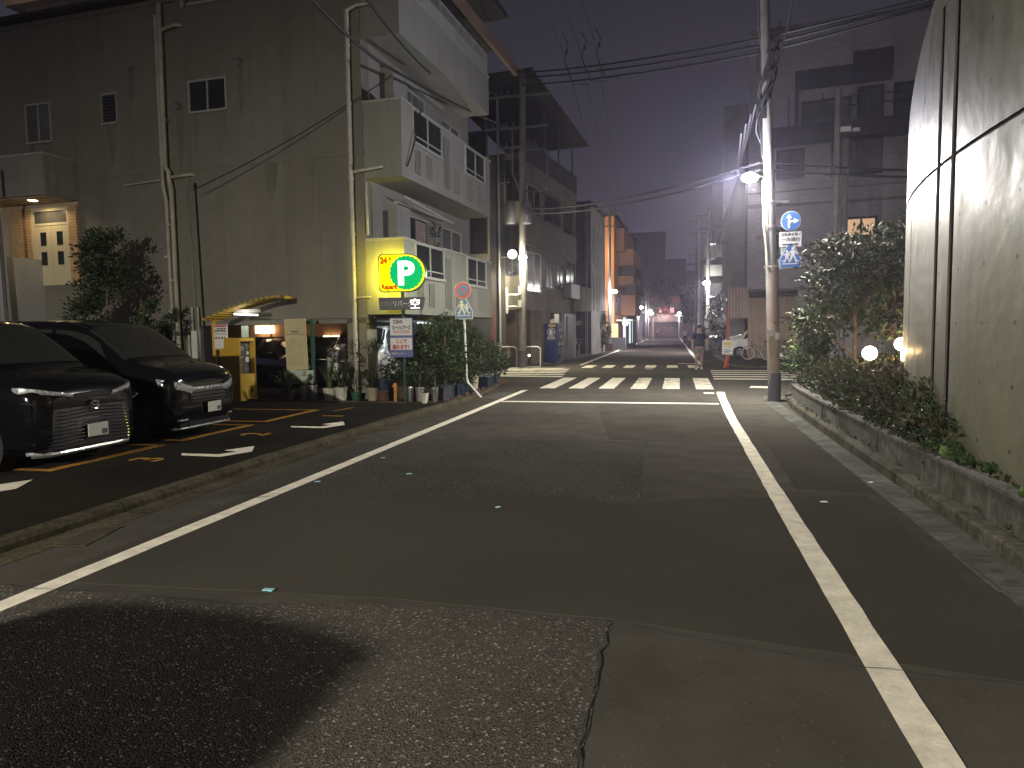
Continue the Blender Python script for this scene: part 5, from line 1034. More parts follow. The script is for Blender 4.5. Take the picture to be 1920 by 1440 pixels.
bicycle('second bicycle in the bay, beyond the first', (-5.6, 43.2, .06), R(95), group='bicycles at the old corner building')

# ================================================================= RIGHT TILE BUILDING (local x right, y away)
TBd = thing('tiled_apartment_block', 'large pale tiled apartment block behind the signed pole', 'building', (3.65, 38.0, .02), R(-7.6))
b = MB(); b.box(0, 26, 0, 14, 3.42, 15.95); b.box(2.4, 26, .02, 14, 0, 3.42); b.box(1.2, 26, 2.5, 14, 0, 3.42); b.build('wall', 'tile_wall', TBd)
b = MB(); b.box(-.03, 26, -.05, 0, 15.95, 16.2); b.box(-.02, 26, -.03, 0, 7.55, 7.68); b.box(-.02, 26, -.03, 0, 8.25, 8.33); b.box(0, 26, -.02, 0, 3.42, 3.55); b.box(-.0, 1.6, -.06, 0, 7.6, 7.75); b.build('ledge', 'soffit', TBd)
b = MB(); b.box(0.9, 26, -.7, -.55, 10.55, 11.25); b.box(.9, 26, -.7, 0, 10.45, 10.56); b.build('balcony_band', 'dark_render', TBd)
b = MB()
for z in (11.9, 12.3): b.box(3.2, 26, -.68, -.63, z, z + .05)
for k in range(16): b.box(1.8 + 1.5 * k, 1.85 + 1.5 * k, -.68, -.63, 11.25, 12.6)
b.build('balcony_rail', 'frame_dark', TBd)
b = MB(); b.box(2.1, 6.3, -.03, 0, 13.05, 14.0); b.box(2.1, 2.3, -.04, 0, 10.6, 13.9); b.box(4.65, 6.35, -.06, 0, 13.2, 14.55); b.build('recess_shade', 'dark_render', TBd)  # flat dark slabs paint the shade of recesses in the wall
for (x0, x1, z0, z1, g_) in ((2.4, 4.6, 11.3, 12.5, 'glass_grey'), (4.9, 6.0, 11.3, 12.9, 'glass_grey'), (6.4, 8.0, 11.3, 12.9, 'glass_grey'), (1.3, 2.6, 8.85, 10.3, 'glass_grey'), (3.75, 6.0, 8.8, 10.5, 'glass_grey'), (-.0 + 8.5, 10.5, 8.8, 10.5, 'glass_dark'), (1.2, 1.9, 5.2, 6.6, 'glass_dark'), (1.0, 2.0, 5.0, 6.3, 'glass_dark')):
    window(TBd, x0, x1, z0, z1, None, -.03 if x0 != 1.0 else -.08, 2, fm='frame_dark', gm=g_, fr=.12)
wl_ = window(TBd, 4.45, 5.85, 5.85, 6.85, None, 0, 2, fm='frame_dark', gm='warm_window', fr=.12)
b = MB(); b.box(.4, .65, -.12, 0, 6.0, 6.2); b.build('vent_hood', 'metal_grey', TBd)
MB().box(1.2, 2.38, 2.3, 2.48, 0, 3.3).build('recess_shade', 'frame_dark', TBd)  # dark sheet paints the shade at the back of the overhang
b = MB(); b.box(2.7, 4.0, -.03, .0, .3, 2.6); b.build('entrance_door', 'glass_dark', TBd)
# corrugated fence under the overhang
b = MB()
for k in range(38):
    x = k * .08; b.quad((x, 0 if k % 2 else .03, 0.05), (x + .08, .03 if k % 2 else 0, .05), (x + .08, .03 if k % 2 else 0, 3.1), (x, 0 if k % 2 else .03, 3.1))
b.box(0, 3.04, .04, .1, .05, 3.1); tag(b.build('corrugated_fence', 'corrugated', None, loc=(3.72, 38.15, .02), rz=R(-7.6)), 'beige corrugated metal fence panel behind the bicycles', 'fence')
tag(MB().box(0, 1.0, 0, .1, 2.1, 3.7).box(-.05, .05, -.02, .12, 0, 3.8).build('carport_front', 'corrugated', None, loc=(2.85, 39.0, .02), rz=R(-7.6)), 'pinkish corrugated carport front above the white van', 'carport')
b = MB(); b.box(0, 4.0, 0, .1, 3.5, 3.7); b.box(0, 4.0, 5, 5.1, 0, 3.7); tag(b.build('carport_roof', 'dark_render', None, loc=(2.9, 39.2, .02), rz=R(-7.6)), 'dark shed roof and back wall sheltering the white van', 'carport')
c6 = car('parked_van', 'white van nosing out of the carport behind the bicycles', (2.75, 40.6, 0.02), R(176), VAN, 'car_white', roofrail=False)
b = MB(); b.tube([(0, 0, 0), (0, 0, 2.6)], .045, 8); tag(b.build('orange_post', 'cone_orange', None, loc=(2.72, 38.3, .02)), 'tall orange post at the carport corner', 'post')
GB = thing('grey_corner_building', 'slim grey building left of the tiled block, with dark upper walls', 'building', (2.72, 42.5, .02), R(-7.6))
b = MB(); b.box(0, 1.2, 0, 8, 3.6, 14.0); b.box(.3, 1.2, .3, 8, 0, 3.6); b.build('wall', 'grey_render', GB); b = MB(); b.box(.05, 1.1, -.05, 0, 6.0, 7.9); b.box(.05, 1.1, -.06, 0, 3.9, 5.7); b.box(0, 1.2, -.04, 0, 8.8, 10.4); b.build('panel', 'grey_render', GB)
EB = thing('balcony_building', 'dark block with small lit balcony lamps seen past the far lamp pole', 'building', (2.9, 58, .02), R(-4))
b = MB(); b.box(0, 12, 0, 12, 0, 13); b.build('wall', 'dark_render', EB)
for z in (2.7, 5.2, 6.6, 8.1): MB().box(-.5, 1.2, -1.0, 0, z - 1.0, z - .15).build('balcony', 'grey_render', EB)
for z in (4.0, 6.0, 7.35, 8.0): MB().box(-.1, .3, -.8, -.6, z, z + .1).build('balcony_light', 'led_white', EB)
MB().box(-.3, .5, -.95, -.9, .9, 1.05).build('balcony_light', 'led_white', EB); light('balcony_glow', 'POINT', (.1, -1.6, 5.8), 60, (.95, 1, .9), .2, parent=EB)
tree('street_tree', 'green tree lit beside the carport', (2.75, 46.5, .02), [(0, 0, 2.2, .7, .8, .9), (.2, 0, 3.1, .6, .6, .6), (-.2, 0, 1.3, .5, .6, .5)], 1500, .16, ['leaf_mid', 'leaf_light', 'leaf_dark'], [(0, 0, 0), (0, 0, 2.5)], [], 31)
tree('street_shrub', 'round dark shrub at the foot of the lit tree', (2.75, 43.5, .02), [(0, 0, .55, .5, .6, .5)], 500, .12, ['leaf_dark', 'leaf_dark'], [(0, 0, 0), (0, 0, .5)], [], 32, 'shrub')
# orange barricade sign with paper poster
os_ = thing('barricade_sign', 'orange leaning barricade with a yellow and white poster', 'barricade', (2.15, 30.1, 0), R(0))
b = MB(); b.tube([(-.12, -.3, 0), (.02, 0, .45)], .045, 8); b.tube([(.05, .3, 0), (.02, 0, .45), (.0, .02, 1.2)], .045, 8); b.build('stand', 'cone_orange', os_); b = MB(); b.box(-.2, .22, -.08, -.06, .55, 1.12); bo = b.build('poster', 'sign_white', os_)
b = MB()
for (x0, x1, z0, z1, m_) in ((-.14, .16, .93, 1.04, 0), (-.12, .14, .83, .88, 0), (-.14, .1, .72, .75, 1), (-.14, .16, .66, .69, 1), (-.14, .06, .6, .63, 1)): b.box(x0, x1, -.083, -.08, z0, z1, m_)
b.build('poster_print', ['poster_yellow', 'sign_blue'], bo)
# ================================================================= STREET BEYOND
def block(name, label, x, y, rz, wd_, dp_, h, m, wins=(), front=None, swins=(), fm='frame_dark', gm='glass_dark'):
    T = thing(name, label, 'building', (x, y, 0), R(rz)); b = MB(); b.box(-wd_, 0, 0, dp_, 0, h) if wd_ > 0 else b.box(0, -wd_, 0, dp_, 0, h); b.build('wall', m, T)
    b = MB(); (b.box(-wd_ - .1, .1, -.1, dp_, h, h + .25) if wd_ > 0 else b.box(-.1, -wd_ + .1, -.1, dp_, h, h + .25)); b.build('parapet', 'roof_dark', T)
    for (x0, x1, z0, z1) in wins: window(T, x0, x1, z0, z1, None, 0, 2, fm=fm, gm=gm)
    S_ = side_X(0.0) if wd_ > 0 else Matrix(((0, 1, 0, 0), (1, 0, 0, 0), (0, 0, 1, 0), (0, 0, 0, 1)))
    for (x0, x1, z0, z1) in swins: window(T, x0, x1, z0, z1, S_, 0, 1, fm=fm, gm=gm)
    return T
b3 = block('narrow_building', 'narrow building coloured dark on its unlit front, pale on its lamplit street side, left of the orange block', -5.2, 46.2, -3.8, 5, 5.6, 9.6, 'dark_render', [(-2.6, -1.6, 2.6, 4.4)], None, [(.8, 1.1, 6.0, 8.2), (2.0, 3.0, 5.6, 8.0), (.8, 1.1, 2.9, 5.2), (2.0, 3.0, 2.9, 5.4), (3.4, 4.2, 1.8, 2.8)])
b = MB(); b.box(0, .03, 0, 5.6, 0, 9.55); b.build('lit_side_tone', 'grey_render', b3); b = MB(); b.box(-.35, -.2, -.2, -.05, 0, 9.7); b.build('downpipe', 'pole_concrete', b3); b = MB(); b.box(-1.1, -.6, -.2, 0, 1.9, 2.2); b.build('meter_box', 'metal_white', b3)  # pale sheet paints the lamplight on the street side
b4 = block('orange_building', 'tall building lit orange with stepped balconies on its street side', -4.65, 58.0, -2.5, 6, 9, 9.7, 'orange_wall', [(-.5, -.2, .8, 2.0)], None, [(1.0, 2.4, 2.6, 4.0), (3.0, 4.0, 2.6, 4.0), (5, 6, 2.6, 4.0), (6.8, 7.6, 2.6, 4)])
b = MB(); b.box(0, .55, 1.5, 9, 7.4, 9.0); b.box(0, 1.1, 3, 9, 4.9, 5.6); b.box(0, 1.1, 3, 9, 6.3, 7.6); b.box(.0, 1.1, 4.5, 9, 2.6, 4.2); b.build('stepped_bay', 'orange_wall', b4); MB().box(.2, 1.3, 2.6, 8.6, 5.6, 6.3).build('balcony', 'dark_render', b4); MB().box(.55, 1.3, 2.6, 8.8, 4.2, 4.9).build('balcony', 'dark_render', b4)
b4.scale = (1.1, 1.1, 1.1); b = MB(); b.box(.1, 1.3, .5, 4.4, 2.1, 2.2); b.build('awning', 'metal_white', b4); b = MB(); b.ball((.75, .6, 1.95), .2, n=12); b.build('round_lamp', 'globe_glow', b4); b = MB(); b.box(-.9, 0.9, -.8, -.7, 0, .9); b.build('low_fence', 'frame_dark', b4); b = MB(); b.box(-.6, .3, -.03, 0, .5, 1.9); b.build('warm_doorway', 'warm_window', b4)
light('wall_flood', 'POINT', (-1.3, -2.8, 6.6), 750, (1.0, .62, .32), .2, parent=b4); light('wall_flood', 'POINT', (0.9, 2.0, 2.2), 60, (1.0, .75, .4), .2, parent=b4)
b5 = block('kiosk_building', 'small building with a brightly lit pale doorway down the left side', -4.0, 64.5, -2, 5, 9, 4.2, 'b2_wall', [], None, [(1.0, 3.2, .3, 2.6), (4.2, 5.2, .3, 2.6)], gm='cool_window')
b = MB(); b.box(-1.2, -.15, -.06, 0, .2, 2.7); b.build('lit_doorway', 'cool_window', b5); b = MB()
for k in range(3): b.box(-1.9 + .55 * k, -1.6 + .55 * k, -.05, 0, 3.2, 5.2)
b.build('lit_window', 'cool_window', b5)
block('dark_building', 'dark block rising beyond the orange building', -4.9, 75, -2, 10, 14, 11.4, 'dark_render', [(-1.5, -.4, 5, 6.2)], None, [(2, 4, 3, 4.6), (6, 8, 3, 4.6), (2, 4, 6, 7.6)])
block('dark_building', 'farther dark block with a flat roof left of the street end', -4.6, 93, 0, 12, 18, 13.0, 'dark_render', [(-2.5, -1, 8, 9.5)], None, [(2, 5, 3, 5), (8, 11, 3, 5)])
block('dark_building', 'dark building at the far right side of the street end', 3.0, 78, 0, -10, 16, 8.5, 'dark_render', [(1, 2, 3, 4.5)]); block('dark_building', 'low dark house beyond the far right lamp', 3.2, 100, 0, -10, 18, 6.5, 'dark_render', [(1, 2.4, 2.5, 4)])
eb = block('end_building', 'balconied building closing the end of the street, lit pink and red', -11, 152, 0, -22, 10, 8.5, 'brown_wall', [(8.5, 9.5, 1, 2.2), (11, 12, 1, 2.2)])
b = MB(); b.box(5.5, 13, -1.2, -1.0, 3.2, 4.6); b.box(5.5, 13, -1.2, 0, 3.1, 3.2); b.build('balcony', 'grey_render', eb); b = MB()
for x in (6.2, 8.2, 10.4): b.box(x, x + .8, -.9, -.8, 5.0, 6.0)
b.build('lit_window', 'pink_window', eb); b = MB(); b.box(8.9, 9.6, -1.3, -1.2, 5.2, 7.0); b.box(5.5, 13, -1.25, -1.2, 7.6, 7.9); b.build('red_banner', 'sign_red', eb); light('end_glow', 'POINT', (9, -3, 4.5), 700, (1.0, .6, .55), .4, parent=eb)
block('far_block', 'tall far block showing only as a dark outline above the street end', -24, 190, 0, -22, 12, 26.5, 'dark_render'); block('far_block', 'lower far block stepping down right of the tall dark outline', -1.8, 196, 0, -5, 12, 20, 'dark_render'); block('far_block', 'lowest far block at the right of the street end skyline', 3.4, 200, 0, -14, 12, 17, 'dark_render')
for k, (x, y, h_, lab) in enumerate(((-3.2, 118, 10, 'dark leafy street tree just right of the flat-roofed block'), (-1.0, 165, 13, 'dark tree behind the balconied building at the street end'), (3.4, 92, 7.5, 'tree over the far right pavement'), (5.5, 126, 11, 'dark tree crown beyond the far right lamp'), (4.8, 70, 6.5, 'tree standing behind the far lamp pole'))):
    tree('street_tree', lab, (x, y, 0), [(0, 0, h_ * .62, h_ * .26, h_ * .26, h_ * .3), (h_ * .14, 0, h_ * .82, h_ * .16, h_ * .2, h_ * .16), (-h_ * .15, 0, h_ * .5, h_ * .16, h_ * .16, h_ * .18)], 1500, .5, ['leaf_dark', 'leaf_dark', 'leaf_mid'], [(0, 0, 0), (0, 0, h_ * .6)], [], 40 + k, group='trees down the street', r0=.18, r1=.06)
# poles down the street
def lamp_pole(x, y, h, lx, lz, pw, label, extra=True, r=.14, lens='lamp_led_far'):
    T = pole((x, y, 0), h, r, r * .7, label); T['group'] = 'utility poles down the street'
    b = MB()
    for z in (h - .6, h - 1.5): b.box(-.8, .8, -.05, .05, z, z + .1)
    b.build('crossarm', 'pole_grey', T)
    if lz: lamp_head(T, lx, -.25, lz, (0, 0), pw, (1.0, .93, .95), lens, .1, .2)
    return T
lamp_pole(-4.75, 55, 10.9, .35, 4.5, 1900, 'dark pole with bright lamp in front of the orange building')
lamp_pole(2.22, 48.5, 9.5, -.1, 4.55, 2400, 'pale pole with bright lamp behind the walking person', r=.13)
lamp_pole(-3.95, 83, 9, .4, 4.1, 1700, 'pole with lamp beyond the pale lit doorway'); lamp_pole(-3.7, 100, 9, .6, 4.15, 1700, 'pole with lamp, fourth down the left side'); lamp_pole(-3.9, 116, 8, .6, 4.1, 1400, 'farthest lamp pole on the left side')
lamp_pole(.95, 118, 4.3, -.0, 4.15, 1700, 'short pale pole with lamp alone near the street end', r=.12)
lamp_pole(2.0, 58, 10.5, 0, 0, 0, 'dark pole without a lamp just left of the bright lamp pole'); lamp_pole(2.2, 74, 9.5, 0, 0, 0, 'thin distant pole on the right pavement', r=.12)
b = MB(); b.tube([(0, 0, 0), (0, 0, 9.1)], .115, 18, r1=.095); b.lathe([(.115, 8.9), (.12, 9.15), (0, 9.17)], (0, 0, 0), 18); cpT = thing('camera_pole', 'thick capped pale pole with cameras rising behind the garden tree', 'pole', (5.1, 25, 0)); b.build('shaft', 'pole_concrete', cpT, smooth=True)
b = MB(); b.tube([(.26, .0, 0), (.26, 0, 7.6)], .11, 12); b.build('side_pipe', 'pole_grey', cpT, smooth=True); b = MB(); b.box(.05, .35, -.25, -.12, 7.78, 7.92); b.box(.4, .6, -.3, -.15, 7.75, 7.85); b.build('security_camera', 'metal_white', cpT)
tree('street_shrub', 'leafy shrub at the foot of the narrow building before the orange block', (-4.85, 50.2, 0), [(0, 0, 1.7, .5, .7, 1.1), (-.1, -.3, .7, .4, .5, .5)], 1200, .16, ['leaf_dark', 'leaf_mid', 'leaf_olive'], [(0, 0, 0), (0, 0, 1.6)], [], 33, 'shrub')
b = MB(); b.box(-.4, .4, 0, .5, 0, .5); b.box(-.45, .45, -.05, .55, .5, .56); tag(b.build('street_planter', 'pot_brown', None, loc=(-4.75, 53.2, 0)), 'low dark planter box by the lamp pole at the orange building', 'planter')
# ================================================================= PEOPLE
def skin_mesh(verts, edges, radii, root=0, sub=2):
    me = bpy.data.meshes.new('k'); me.from_pydata(verts, edges, []); o = bpy.data.objects.new('k', me); C.objects.link(o)
    m = o.modifiers.new('s', 'SKIN'); m.use_smooth_shade = True; m.branch_smoothing = .6; o.modifiers.new('u', 'SUBSURF').levels = sub; o.modifiers['u'].render_levels = sub
    for k, r_ in enumerate(radii):
        sv = me.skin_vertices[0].data[k]; sv.radius = r_ if isinstance(r_, tuple) else (r_, r_); sv.use_root = (k == root); sv.use_loose = False
    dg = bpy.context.evaluated_depsgraph_get(); dg.update(); out = bpy.data.meshes.new_from_object(o.evaluated_get(dg)); bpy.data.objects.remove(o); return out
def mpart(name, me, m, parent): me.materials.clear(); me.materials.append(MT[m]); o = bpy.data.objects.new(name, me); C.objects.link(o); o.parent = parent; return o
def person(label, loc, rz, top='navy_cloth', legs='grey_cloth', shorts=True, bag=True, s=1.0, gait=.12):
    """faces local -y"""
    T = thing('person', label, 'person', loc, rz); T.scale = (s, s, s)
    V = [(0, 0, .95), (0, 0, 1.12), (0, -.01, 1.30), (0, .0, 1.42), (0, -.005, 1.50), (0, -.02, 1.60), (0, -.02, 1.70),
         (-.1, 0, .88), (-.115, -gait * .6, .50), (-.12, -gait * .4, .10), (-.125, -gait * .4 - .14, .04), (.1, 0, .88), (.115, gait * .3, .50), (.125, gait * 1.6, .12), (.13, gait * 1.6 - .12, .04),
         (-.18, 0, 1.37), (-.25, .03, 1.12), (-.27, -.06, .88), (-.275, -.09, .80), (.18, 0, 1.37), (.26, .0, 1.12), (.27, -.04, .88), (.27, -.06, .80)]
    E_ = [(0, 1), (1, 2), (2, 3), (3, 4), (4, 5), (5, 6), (0, 7), (7, 8), (8, 9), (9, 10), (0, 11), (11, 12), (12, 13), (13, 14), (3, 15), (15, 16), (16, 17), (17, 18), (3, 19), (19, 20), (20, 21), (21, 22)]
    Rr = [(.13, .09), (.13, .09), (.14, .1), (.09, .07), .052, .085, .075, .09, .06, .04, .035, .09, .06, .04, .035, .06, .044, .032, .028, .06, .044, .032, .028]
    # fingers
    for hx, hy in ((-.275, -.09), (.27, -.06)):
        base = 18 if hx < 0 else 22
        for f in range(5):
            k = len(V); sg = -1 if hx < 0 else 1
            if f < 4: V += [(hx + .004 * sg, hy - .027 + .018 * f, .745), (hx - .008 * sg, hy - .03 + .019 * f, .70 + .008 * abs(f - 1.5))]
            else: V += [(hx - .01 * sg, hy - .045, .775), (hx - .02 * sg, hy - .055, .745)]
            E_ += [(base, k), (k, k + 1)]; Rr += [.010, .008]
    bm_ = skin_mesh(V, E_, Rr); mpart('body', bm_, 'skin', T)
    b = MB(); b.ball((0, -.105, 1.605), .014, .02, .022, 8); b.box(-.025, .025, -.098, -.092, 1.555, 1.563, 1)
    for sx in (-1, 1): b.ball((sx * .033, -.09, 1.635), .012, .008, .008, 8, 1); b.ball((sx * .088, -.01, 1.61), .012, .02, .03, 8)
    b.build('face', ['skin', 'hair_black'], T, smooth=True)
    b = MB(); b.ball((0, .0, 1.675), .098, .108, .085, 14); b.ball((0, .05, 1.63), .09, .07, .09, 12); b.build('hair', 'hair_black', T, smooth=True)
    Vs = [V[0], V[1], V[2], (0, 0, 1.415), (-.18, 0, 1.38), (-.235, .02, 1.18), (.18, 0, 1.38), (.245, 0, 1.18)]; Vs[0] = (0, 0, .86)
    mpart('shirt', skin_mesh(Vs, [(0, 1), (1, 2), (2, 3), (3, 4), (4, 5), (3, 6), (6, 7)], [(.20, .165), (.19, .155), (.20, .155), (.15, .13), .10, .085, .10, .085]), top, T)
    if shorts: mpart('shorts', skin_mesh([(0, 0, .93), (-.1, 0, .82), (-.117, -gait * .5, .56), (.1, 0, .82), (.117, gait * .25, .56)], [(0, 1), (1, 2), (0, 3), (3, 4)], [(.165, .13), .12, .10, .12, .10]), legs, T)
    else: mpart('trousers', skin_mesh([(0, 0, .93), V[7], V[8], (V[9][0], V[9][1], .12), V[11], V[12], (V[13][0], V[13][1], .14)], [(0, 1), (1, 2), (2, 3), (0, 4), (4, 5), (5, 6)], [(.16, .125), .105, .085, .07, .105, .085, .07]), legs, T)
    b = MB()
    for k, q in ((9, 10), (13, 14)): x, y, z = V[k]; b.ball((x, y - .07, V[q][2]), .05, .14, .042, 12)
    b.build('shoes', 'sign_white' if shorts else 'frame_dark', T, smooth=True)
    return T
person('person in a navy shirt and grey shorts walking on the far crossing', (1.0, 28.9, 0), R(8), s=1.0)
b = MB(); b.box(-.05, .05, -.17, .17, -.62, -.22); b.tube([(0, -.08, -.22), (0, -.06, 0), (0, .06, 0), (0, .08, -.22)], .008, 5); tag(b.build('shoulder_bag', 'bag_black', None, loc=(1.33, 28.9, .98), rz=R(70), bevel=.02), 'black tote bag held at the side of the walking person', 'bag')
person('distant person with pale top and dark trousers on the right edge of the street', (1.2, 74, 0), R(180), 'white_cloth', 'navy_cloth', False, s=.96)
person('tiny faraway person in the middle of the street end', (-2.9, 136, 0), R(180), 'white_cloth', 'navy_cloth', False, s=1.0)
# ================================================================= POTTED PLANTS along the left building
def pot(mb, r, h, rim=True): mb.lathe([(0, 0), (r * .78, 0), (r * .95, h * .8), (r, h), (r * 1.06, h), (r * 1.06, h - .03), (r * .9, h), (r * .85, h - .04), (0, h - .04)], n=18)
def potted(label, x, y, pm_, r, h, fol=None, fm=('leaf_mid', 'leaf_dark'), seed=1, cat='potted plant', group='potted plants by the apartment block', box=None, z=.012):
    T = thing('potted_plant', label, cat, (x, y, z), rn.uniform(-.3, .3), group); b = MB()
    if box: b.box(-box[0], box[0], -box[1], box[1], 0, h); b.box(-box[0] - .015, box[0] + .015, -box[1] - .015, box[1] + .015, h - .03, h + .002)
    else: pot(b, r, h)
    b.build('pot', pm_, T, smooth=not box)
    if fol:
        if fol[0] == 'cloud':
            q = leaf_cloud([(bx_ + 0, by_, h + bz_, rx, ry, rz_) for (bx_, by_, bz_, rx, ry, rz_) in fol[1]], fol[2], fol[3], len(fm), .3, seed, elong=fol[4] if len(fol) > 4 else 2.2); q.build('foliage', list(fm), T)
            b = MB(); top = max(v[2] for v in fol[1]); b.tube([(0, 0, h - .05), (.02, 0, h + top)], .015, 6); b.build('stem', 'bark', T)
        else: q = blades(fol[1], fol[2], fol[3], fol[4], seed, len(fm), r * .4); q.v = [(a_, c_, d_ + h - .03) for a_, c_, d_ in q.v]; q.build('foliage', list(fm), T)
    return T
CL = 'cloud'
potted('terracotta pot of drooping green leaves right of the pay machine', -8.95, 15.28, 'pot_terra', .13, .26, ('b', 40, .6, .012, .9), seed=1)
potted('dark brown pot with olive foliage below the notice board', -9.15, 15.55, 'pot_brown', .14, .28, (CL, [(0, 0, .2, .3, .2, .28)], 260, .09), ('leaf_mid', 'leaf_olive'), 2)
potted('left steel pail of small leafy stems under the notice board', -8.62, 15.42, 'steel', .11, .34, (CL, [(0, 0, .12, .2, .16, .18)], 160, .07), ('leaf_mid', 'leaf_light'), 3); potted('right steel pail beside the green board post', -8.37, 15.42, 'steel', .10, .36, (CL, [(0, 0, .08, .12, .12, .12)], 70, .07), seed=4)
potted('left of two white pots, with tall sword-shaped leaves', -7.88, 15.3, 'pot_white', .155, .30, ('b', 16, .85, .035, .55), ('leaf_mid', 'leaf_light'), 5); potted('right of two white pots, with broad leaves and a yellowing clump', -7.58, 15.28, 'pot_white', .15, .32, ('b', 20, .85, .03, .75), ('leaf_mid', 'leaf_olive', 'leaf_dark'), 6)
potted('bright green low pot before the corner column', -7.3, 15.5, 'pot_green', .13, .18, (CL, [(0, 0, .15, .15, .15, .2), (-.1, .2, .5, .25, .2, .35)], 260, .08), ('leaf_red', 'leaf_dark'), 7)
potted('tall reddish shrub in a hidden brown tub behind the white pots', -7.75, 15.85, 'pot_brown', .2, .3, (CL, [(-.1, 0, .75, .35, .25, .45), (.35, 0, .55, .3, .25, .5)], 900, .075), ('leaf_red', 'leaf_brown', 'leaf_dark'), 8)
potted('yellow flowering clump behind the two white pots', -7.72, 15.65, 'pot_terra', .13, .25, (CL, [(0, 0, .5, .14, .12, .14)], 90, .09), ('leaf_light', 'leaf_mid'), 9)
potted('beige pot at the foot of the corner column downpipe', -6.87, 15.48, 'pot_beige', .14, .30, ('b', 60, .75, .01, .9), ('leaf_dark', 'leaf_mid'), 10); 
sp_ = thing('potted_palm', 'spiky dracaena on a bare stem, head high beside the column pipe', 'potted plant', (-6.88, 15.75, .012), 0, 'potted plants by the apartment block'); b = MB(); pot(b, .14, .3); b.build('pot', 'pot_terra', sp_, smooth=True); b = MB(); b.tube([(0, 0, .25), (.03, 0, 1.15)], .018, 6); b.build('stem', 'bark', sp_); q = blades(60, .5, .014, 1.2, 12, 2); q.v = [(a_, c_, d_ + 1.1) for a_, c_, d_ in q.v]; q.build('foliage', ['leaf_dark', 'leaf_mid'], sp_)
b = MB(); b.lathe([(0, 0), (.12, 0), (.135, .22), (.14, .24), (.12, .24), (.11, .2), (0, .2)], n=16); b.lathe([(0, .24), (.11, .24), (.13, .5), (.11, .5), (.1, .45), (0, .45)], n=16, m=1); tag(b.build('stacked_pots', ['pot_terra', 'pot_blue'], None, True, loc=(-6.62, 15.5, .012)), 'blue pot standing on a terracotta pot left of the orange stake', 'pot')
b = MB(); b.box(-.035, .035, -.03, .03, 0, .44); b.box(-.07, -.035, -.01, .01, .34, .4); tag(b.build('marker_stake', 'stake_orange', None, loc=(-6.16, 15.14, .012), bevel=.006), 'short orange marker stake left of the sign post', 'stake')
potted('steel can just right of the green sign post', -5.83, 15.2, 'steel', .085, .34, None, seed=13); potted('dull grey can behind the small white pot', -5.62, 15.25, 'metal_grey', .10, .34, (CL, [(0, .1, .3, .3, .2, .3)], 240, .08), ('leaf_dark', 'leaf_mid'), 14)
potted('small white pot in front, nearest the kerb', -5.42, 15.0, 'pot_white', .095, .23, (CL, [(0, 0, .1, .1, .1, .12)], 60, .06), seed=15); potted('shiny steel can right of the small white pot', -5.32, 15.4, 'steel', .095, .32, (CL, [(0, .1, .25, .2, .2, .2)], 150, .07), seed=16)
potted('large blue square planter at the kerb holding the big bush', -5.25, 15.95, 'pot_blue', .2, .34, (CL, [(-.2, .3, .75, .62, .6, .62), (-.5, .2, .55, .55, .55, .55), (.05, .3, .45, .45, .5, .45), (-.1, .5, 1.25, .45, .5, .4)], 6500, .085), ('leaf_dark', 'leaf_mid', 'leaf_dark', 'leaf_light'), 17, box=(.2, .22))
potted('second blue planter along the kerb, middle of the bushes', -5.2, 16.6, 'pot_blue', .17, .32, (CL, [(-.25, .3, .65, .5, .5, .6), (.1, .2, .35, .36, .4, .4)], 2600, .08), ('leaf_dark', 'leaf_mid'), 18, box=(.16, .2)); potted('dark blue tub half hidden behind the bent sign post', -5.15, 17.15, 'pot_blue', .16, .30, (CL, [(-.1, .3, .5, .4, .5, .5)], 1300, .08), ('leaf_dark', 'leaf_mid', 'leaf_olive'), 19)
potted('bush in a hidden tub behind the information board', -6.3, 16.0, 'pot_brown', .2, .3, (CL, [(0, 0, .45, .5, .4, .5), (.3, .3, 1.1, .4, .4, .4)], 2400, .085), ('leaf_dark', 'leaf_mid', 'leaf_olive'), 20)
potted('cream tall pot right of the bent sign post', -5.22, 18.3, 'pot_cream', .15, .42, (CL, [(-.1, .1, .65, .45, .5, .55), (-.15, .2, 1.1, .35, .4, .3)], 2300, .08), ('leaf_dark', 'leaf_mid', 'leaf_olive'), 21)
potted('blue crate planter with olive bush, third from the corner', -5.2, 19.4, 'pot_blue', .2, .32, (CL, [(0, .1, .55, .42, .5, .5)], 1500, .08), ('leaf_mid', 'leaf_olive', 'leaf_dark'), 22, box=(.17, .3)); potted('blue crate planter with pale flowering shrub near the corner', -5.3, 20.6, 'pot_blue', .2, .30, (CL, [(.1, 0, .45, .42, .45, .42), (.3, 0, .3, .25, .3, .3)], 1200, .08), ('leaf_mid', 'leaf_pale', 'leaf_light', 'leaf_dark'), 23, box=(.17, .3))
potted('green pot last in the row at the street corner', -5.45, 21.7, 'pot_green', .15, .26, (CL, [(.1, 0, .25, .3, .3, .28)], 400, .08), ('leaf_mid', 'leaf_light', 'leaf_pale'), 24)
for k in range(24):
    t = k / 23; x = -5.15 + .12 * math.sin(k) - .25 * max(0, t - .8) * 4; y = 15.35 + 6.3 * t; b = MB(); b.box(-.05, .05, -.1, .1, 0, .06)
    if k == 0: bk0 = tag(b.build('edging_brick', 'pot_terra', None, loc=(x + .12, y, .012), rz=.2), 'one of the reddish bricks laid along the kerb before the potted plants', 'brick', 'bricks edging the potted plants')
    else: q = bk0.copy(); C.objects.link(q); q.location = (x + .14, y, .012); q.rotation_euler.z = rn.uniform(-.5, .5)
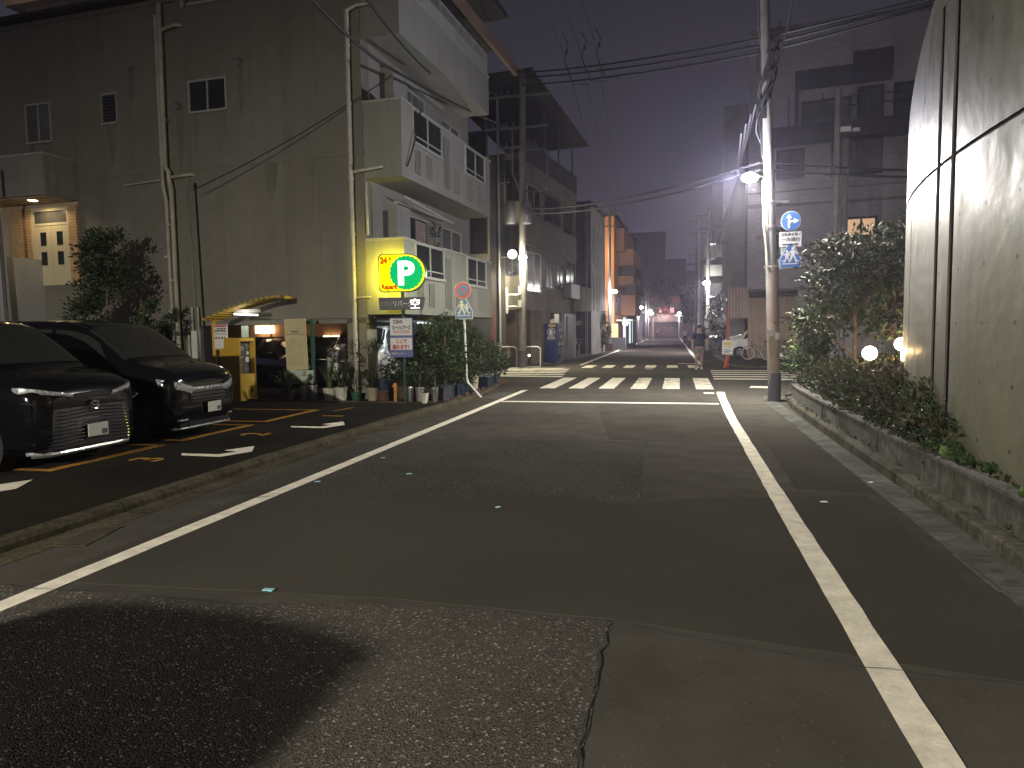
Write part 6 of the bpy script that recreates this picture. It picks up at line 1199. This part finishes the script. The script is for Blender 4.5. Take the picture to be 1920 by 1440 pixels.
# tree at the left in front of the facade, and its low companion
tree('garden_tree', 'dark small tree in front of the entrance porch, behind the parked minivans', (-13.3, 14.6, .012), [(.0, 0, 3.3, .62, .5, .55), (-.35, 0, 2.7, .4, .5, .5), (.2, 0, 2.9, .5, .5, .45), (-.45, 0, 2.1, .45, .5, .5), (-.2, 0, 1.6, .55, .5, .4), (.05, 0, 3.8, .55, .5, .3)], 4200, .12, ['leaf_dark', 'leaf_dark', 'leaf_mid'], [(0, 0, 0), (-.1, 0, 1.4), (.05, 0, 2.8), (.1, 0, 3.4)], [([(-.05, 0, 1.6), (-.4, 0, 2.2)], .02, .008)], 51, r0=.05, r1=.02, elong=2.4)
tree('garden_shrub', 'fan-shaped green shrub right of the dark tree, above the minivan roof', (-12.0, 14.7, .012), [(0, 0, 2.0, .35, .3, .25), (.2, 0, 2.3, .28, .25, .2), (-.5, 0, 1.7, .4, .3, .3)], 700, .13, ['leaf_dark', 'leaf_mid'], [(0, 0, 0), (0, 0, 1.9)], [], 52, 'shrub', r0=.03, r1=.012, elong=3)
# twining plant on the first balcony
bp_ = thing('balcony_plant', 'trailing plant on a tall stick on the lowest balcony', 'potted plant', (-6.62, 19.4, 3.2)); b = MB(); b.tube([(0, 0, 0), (.02, .03, 1.5)], .015, 5); b.build('stick', 'bark', bp_); leaf_cloud([(0, 0, 1.2, .13, .2, .3), (.05, .1, .7, .2, .35, .2)], 220, .08, 2, 0, 61).build('foliage', ['leaf_dark', 'leaf_mid'], bp_)
# ================================================================= off-frame street lamps behind the viewpoint
bl = pole((-6.3, -8.6, 0), 9, .15, .12, 'street lamp pole behind the viewpoint on the left'); b = MB(); b.ball((.3, 0, 5.0), .085, .07, .05, 12); b.build('lens', 'lamp_led', bl); light('street_light', 'SPOT', (.3, 0, 4.9), 12500, (1.0, .925, .77), .11, rot=(R(28), 0, R(-12)), spot=165, blend=.6, parent=bl)
# ================================================================= HAZE: added air volume for lamp glow and purple lens veil
hm = bpy.data.materials.new('veil_haze_mat'); hm.use_nodes = True; hn = hm.node_tree.nodes; hn.clear(); ho = hn.new('ShaderNodeOutputMaterial'); hv = hn.new('ShaderNodeVolumePrincipled')
hv.inputs['Color'].default_value = (0.78, 0.74, 1.0, 1); hv.inputs['Density'].default_value = 0.0015; hv.inputs['Anisotropy'].default_value = 0.75; hm.node_tree.links.new(hv.outputs[0], ho.inputs['Volume'])
hb_ = MB(); hb_.box(-60, 60, -30, 215, -1.1, 28); hz = hb_.build('veil_haze', hm); hz['kind'] = 'stuff'
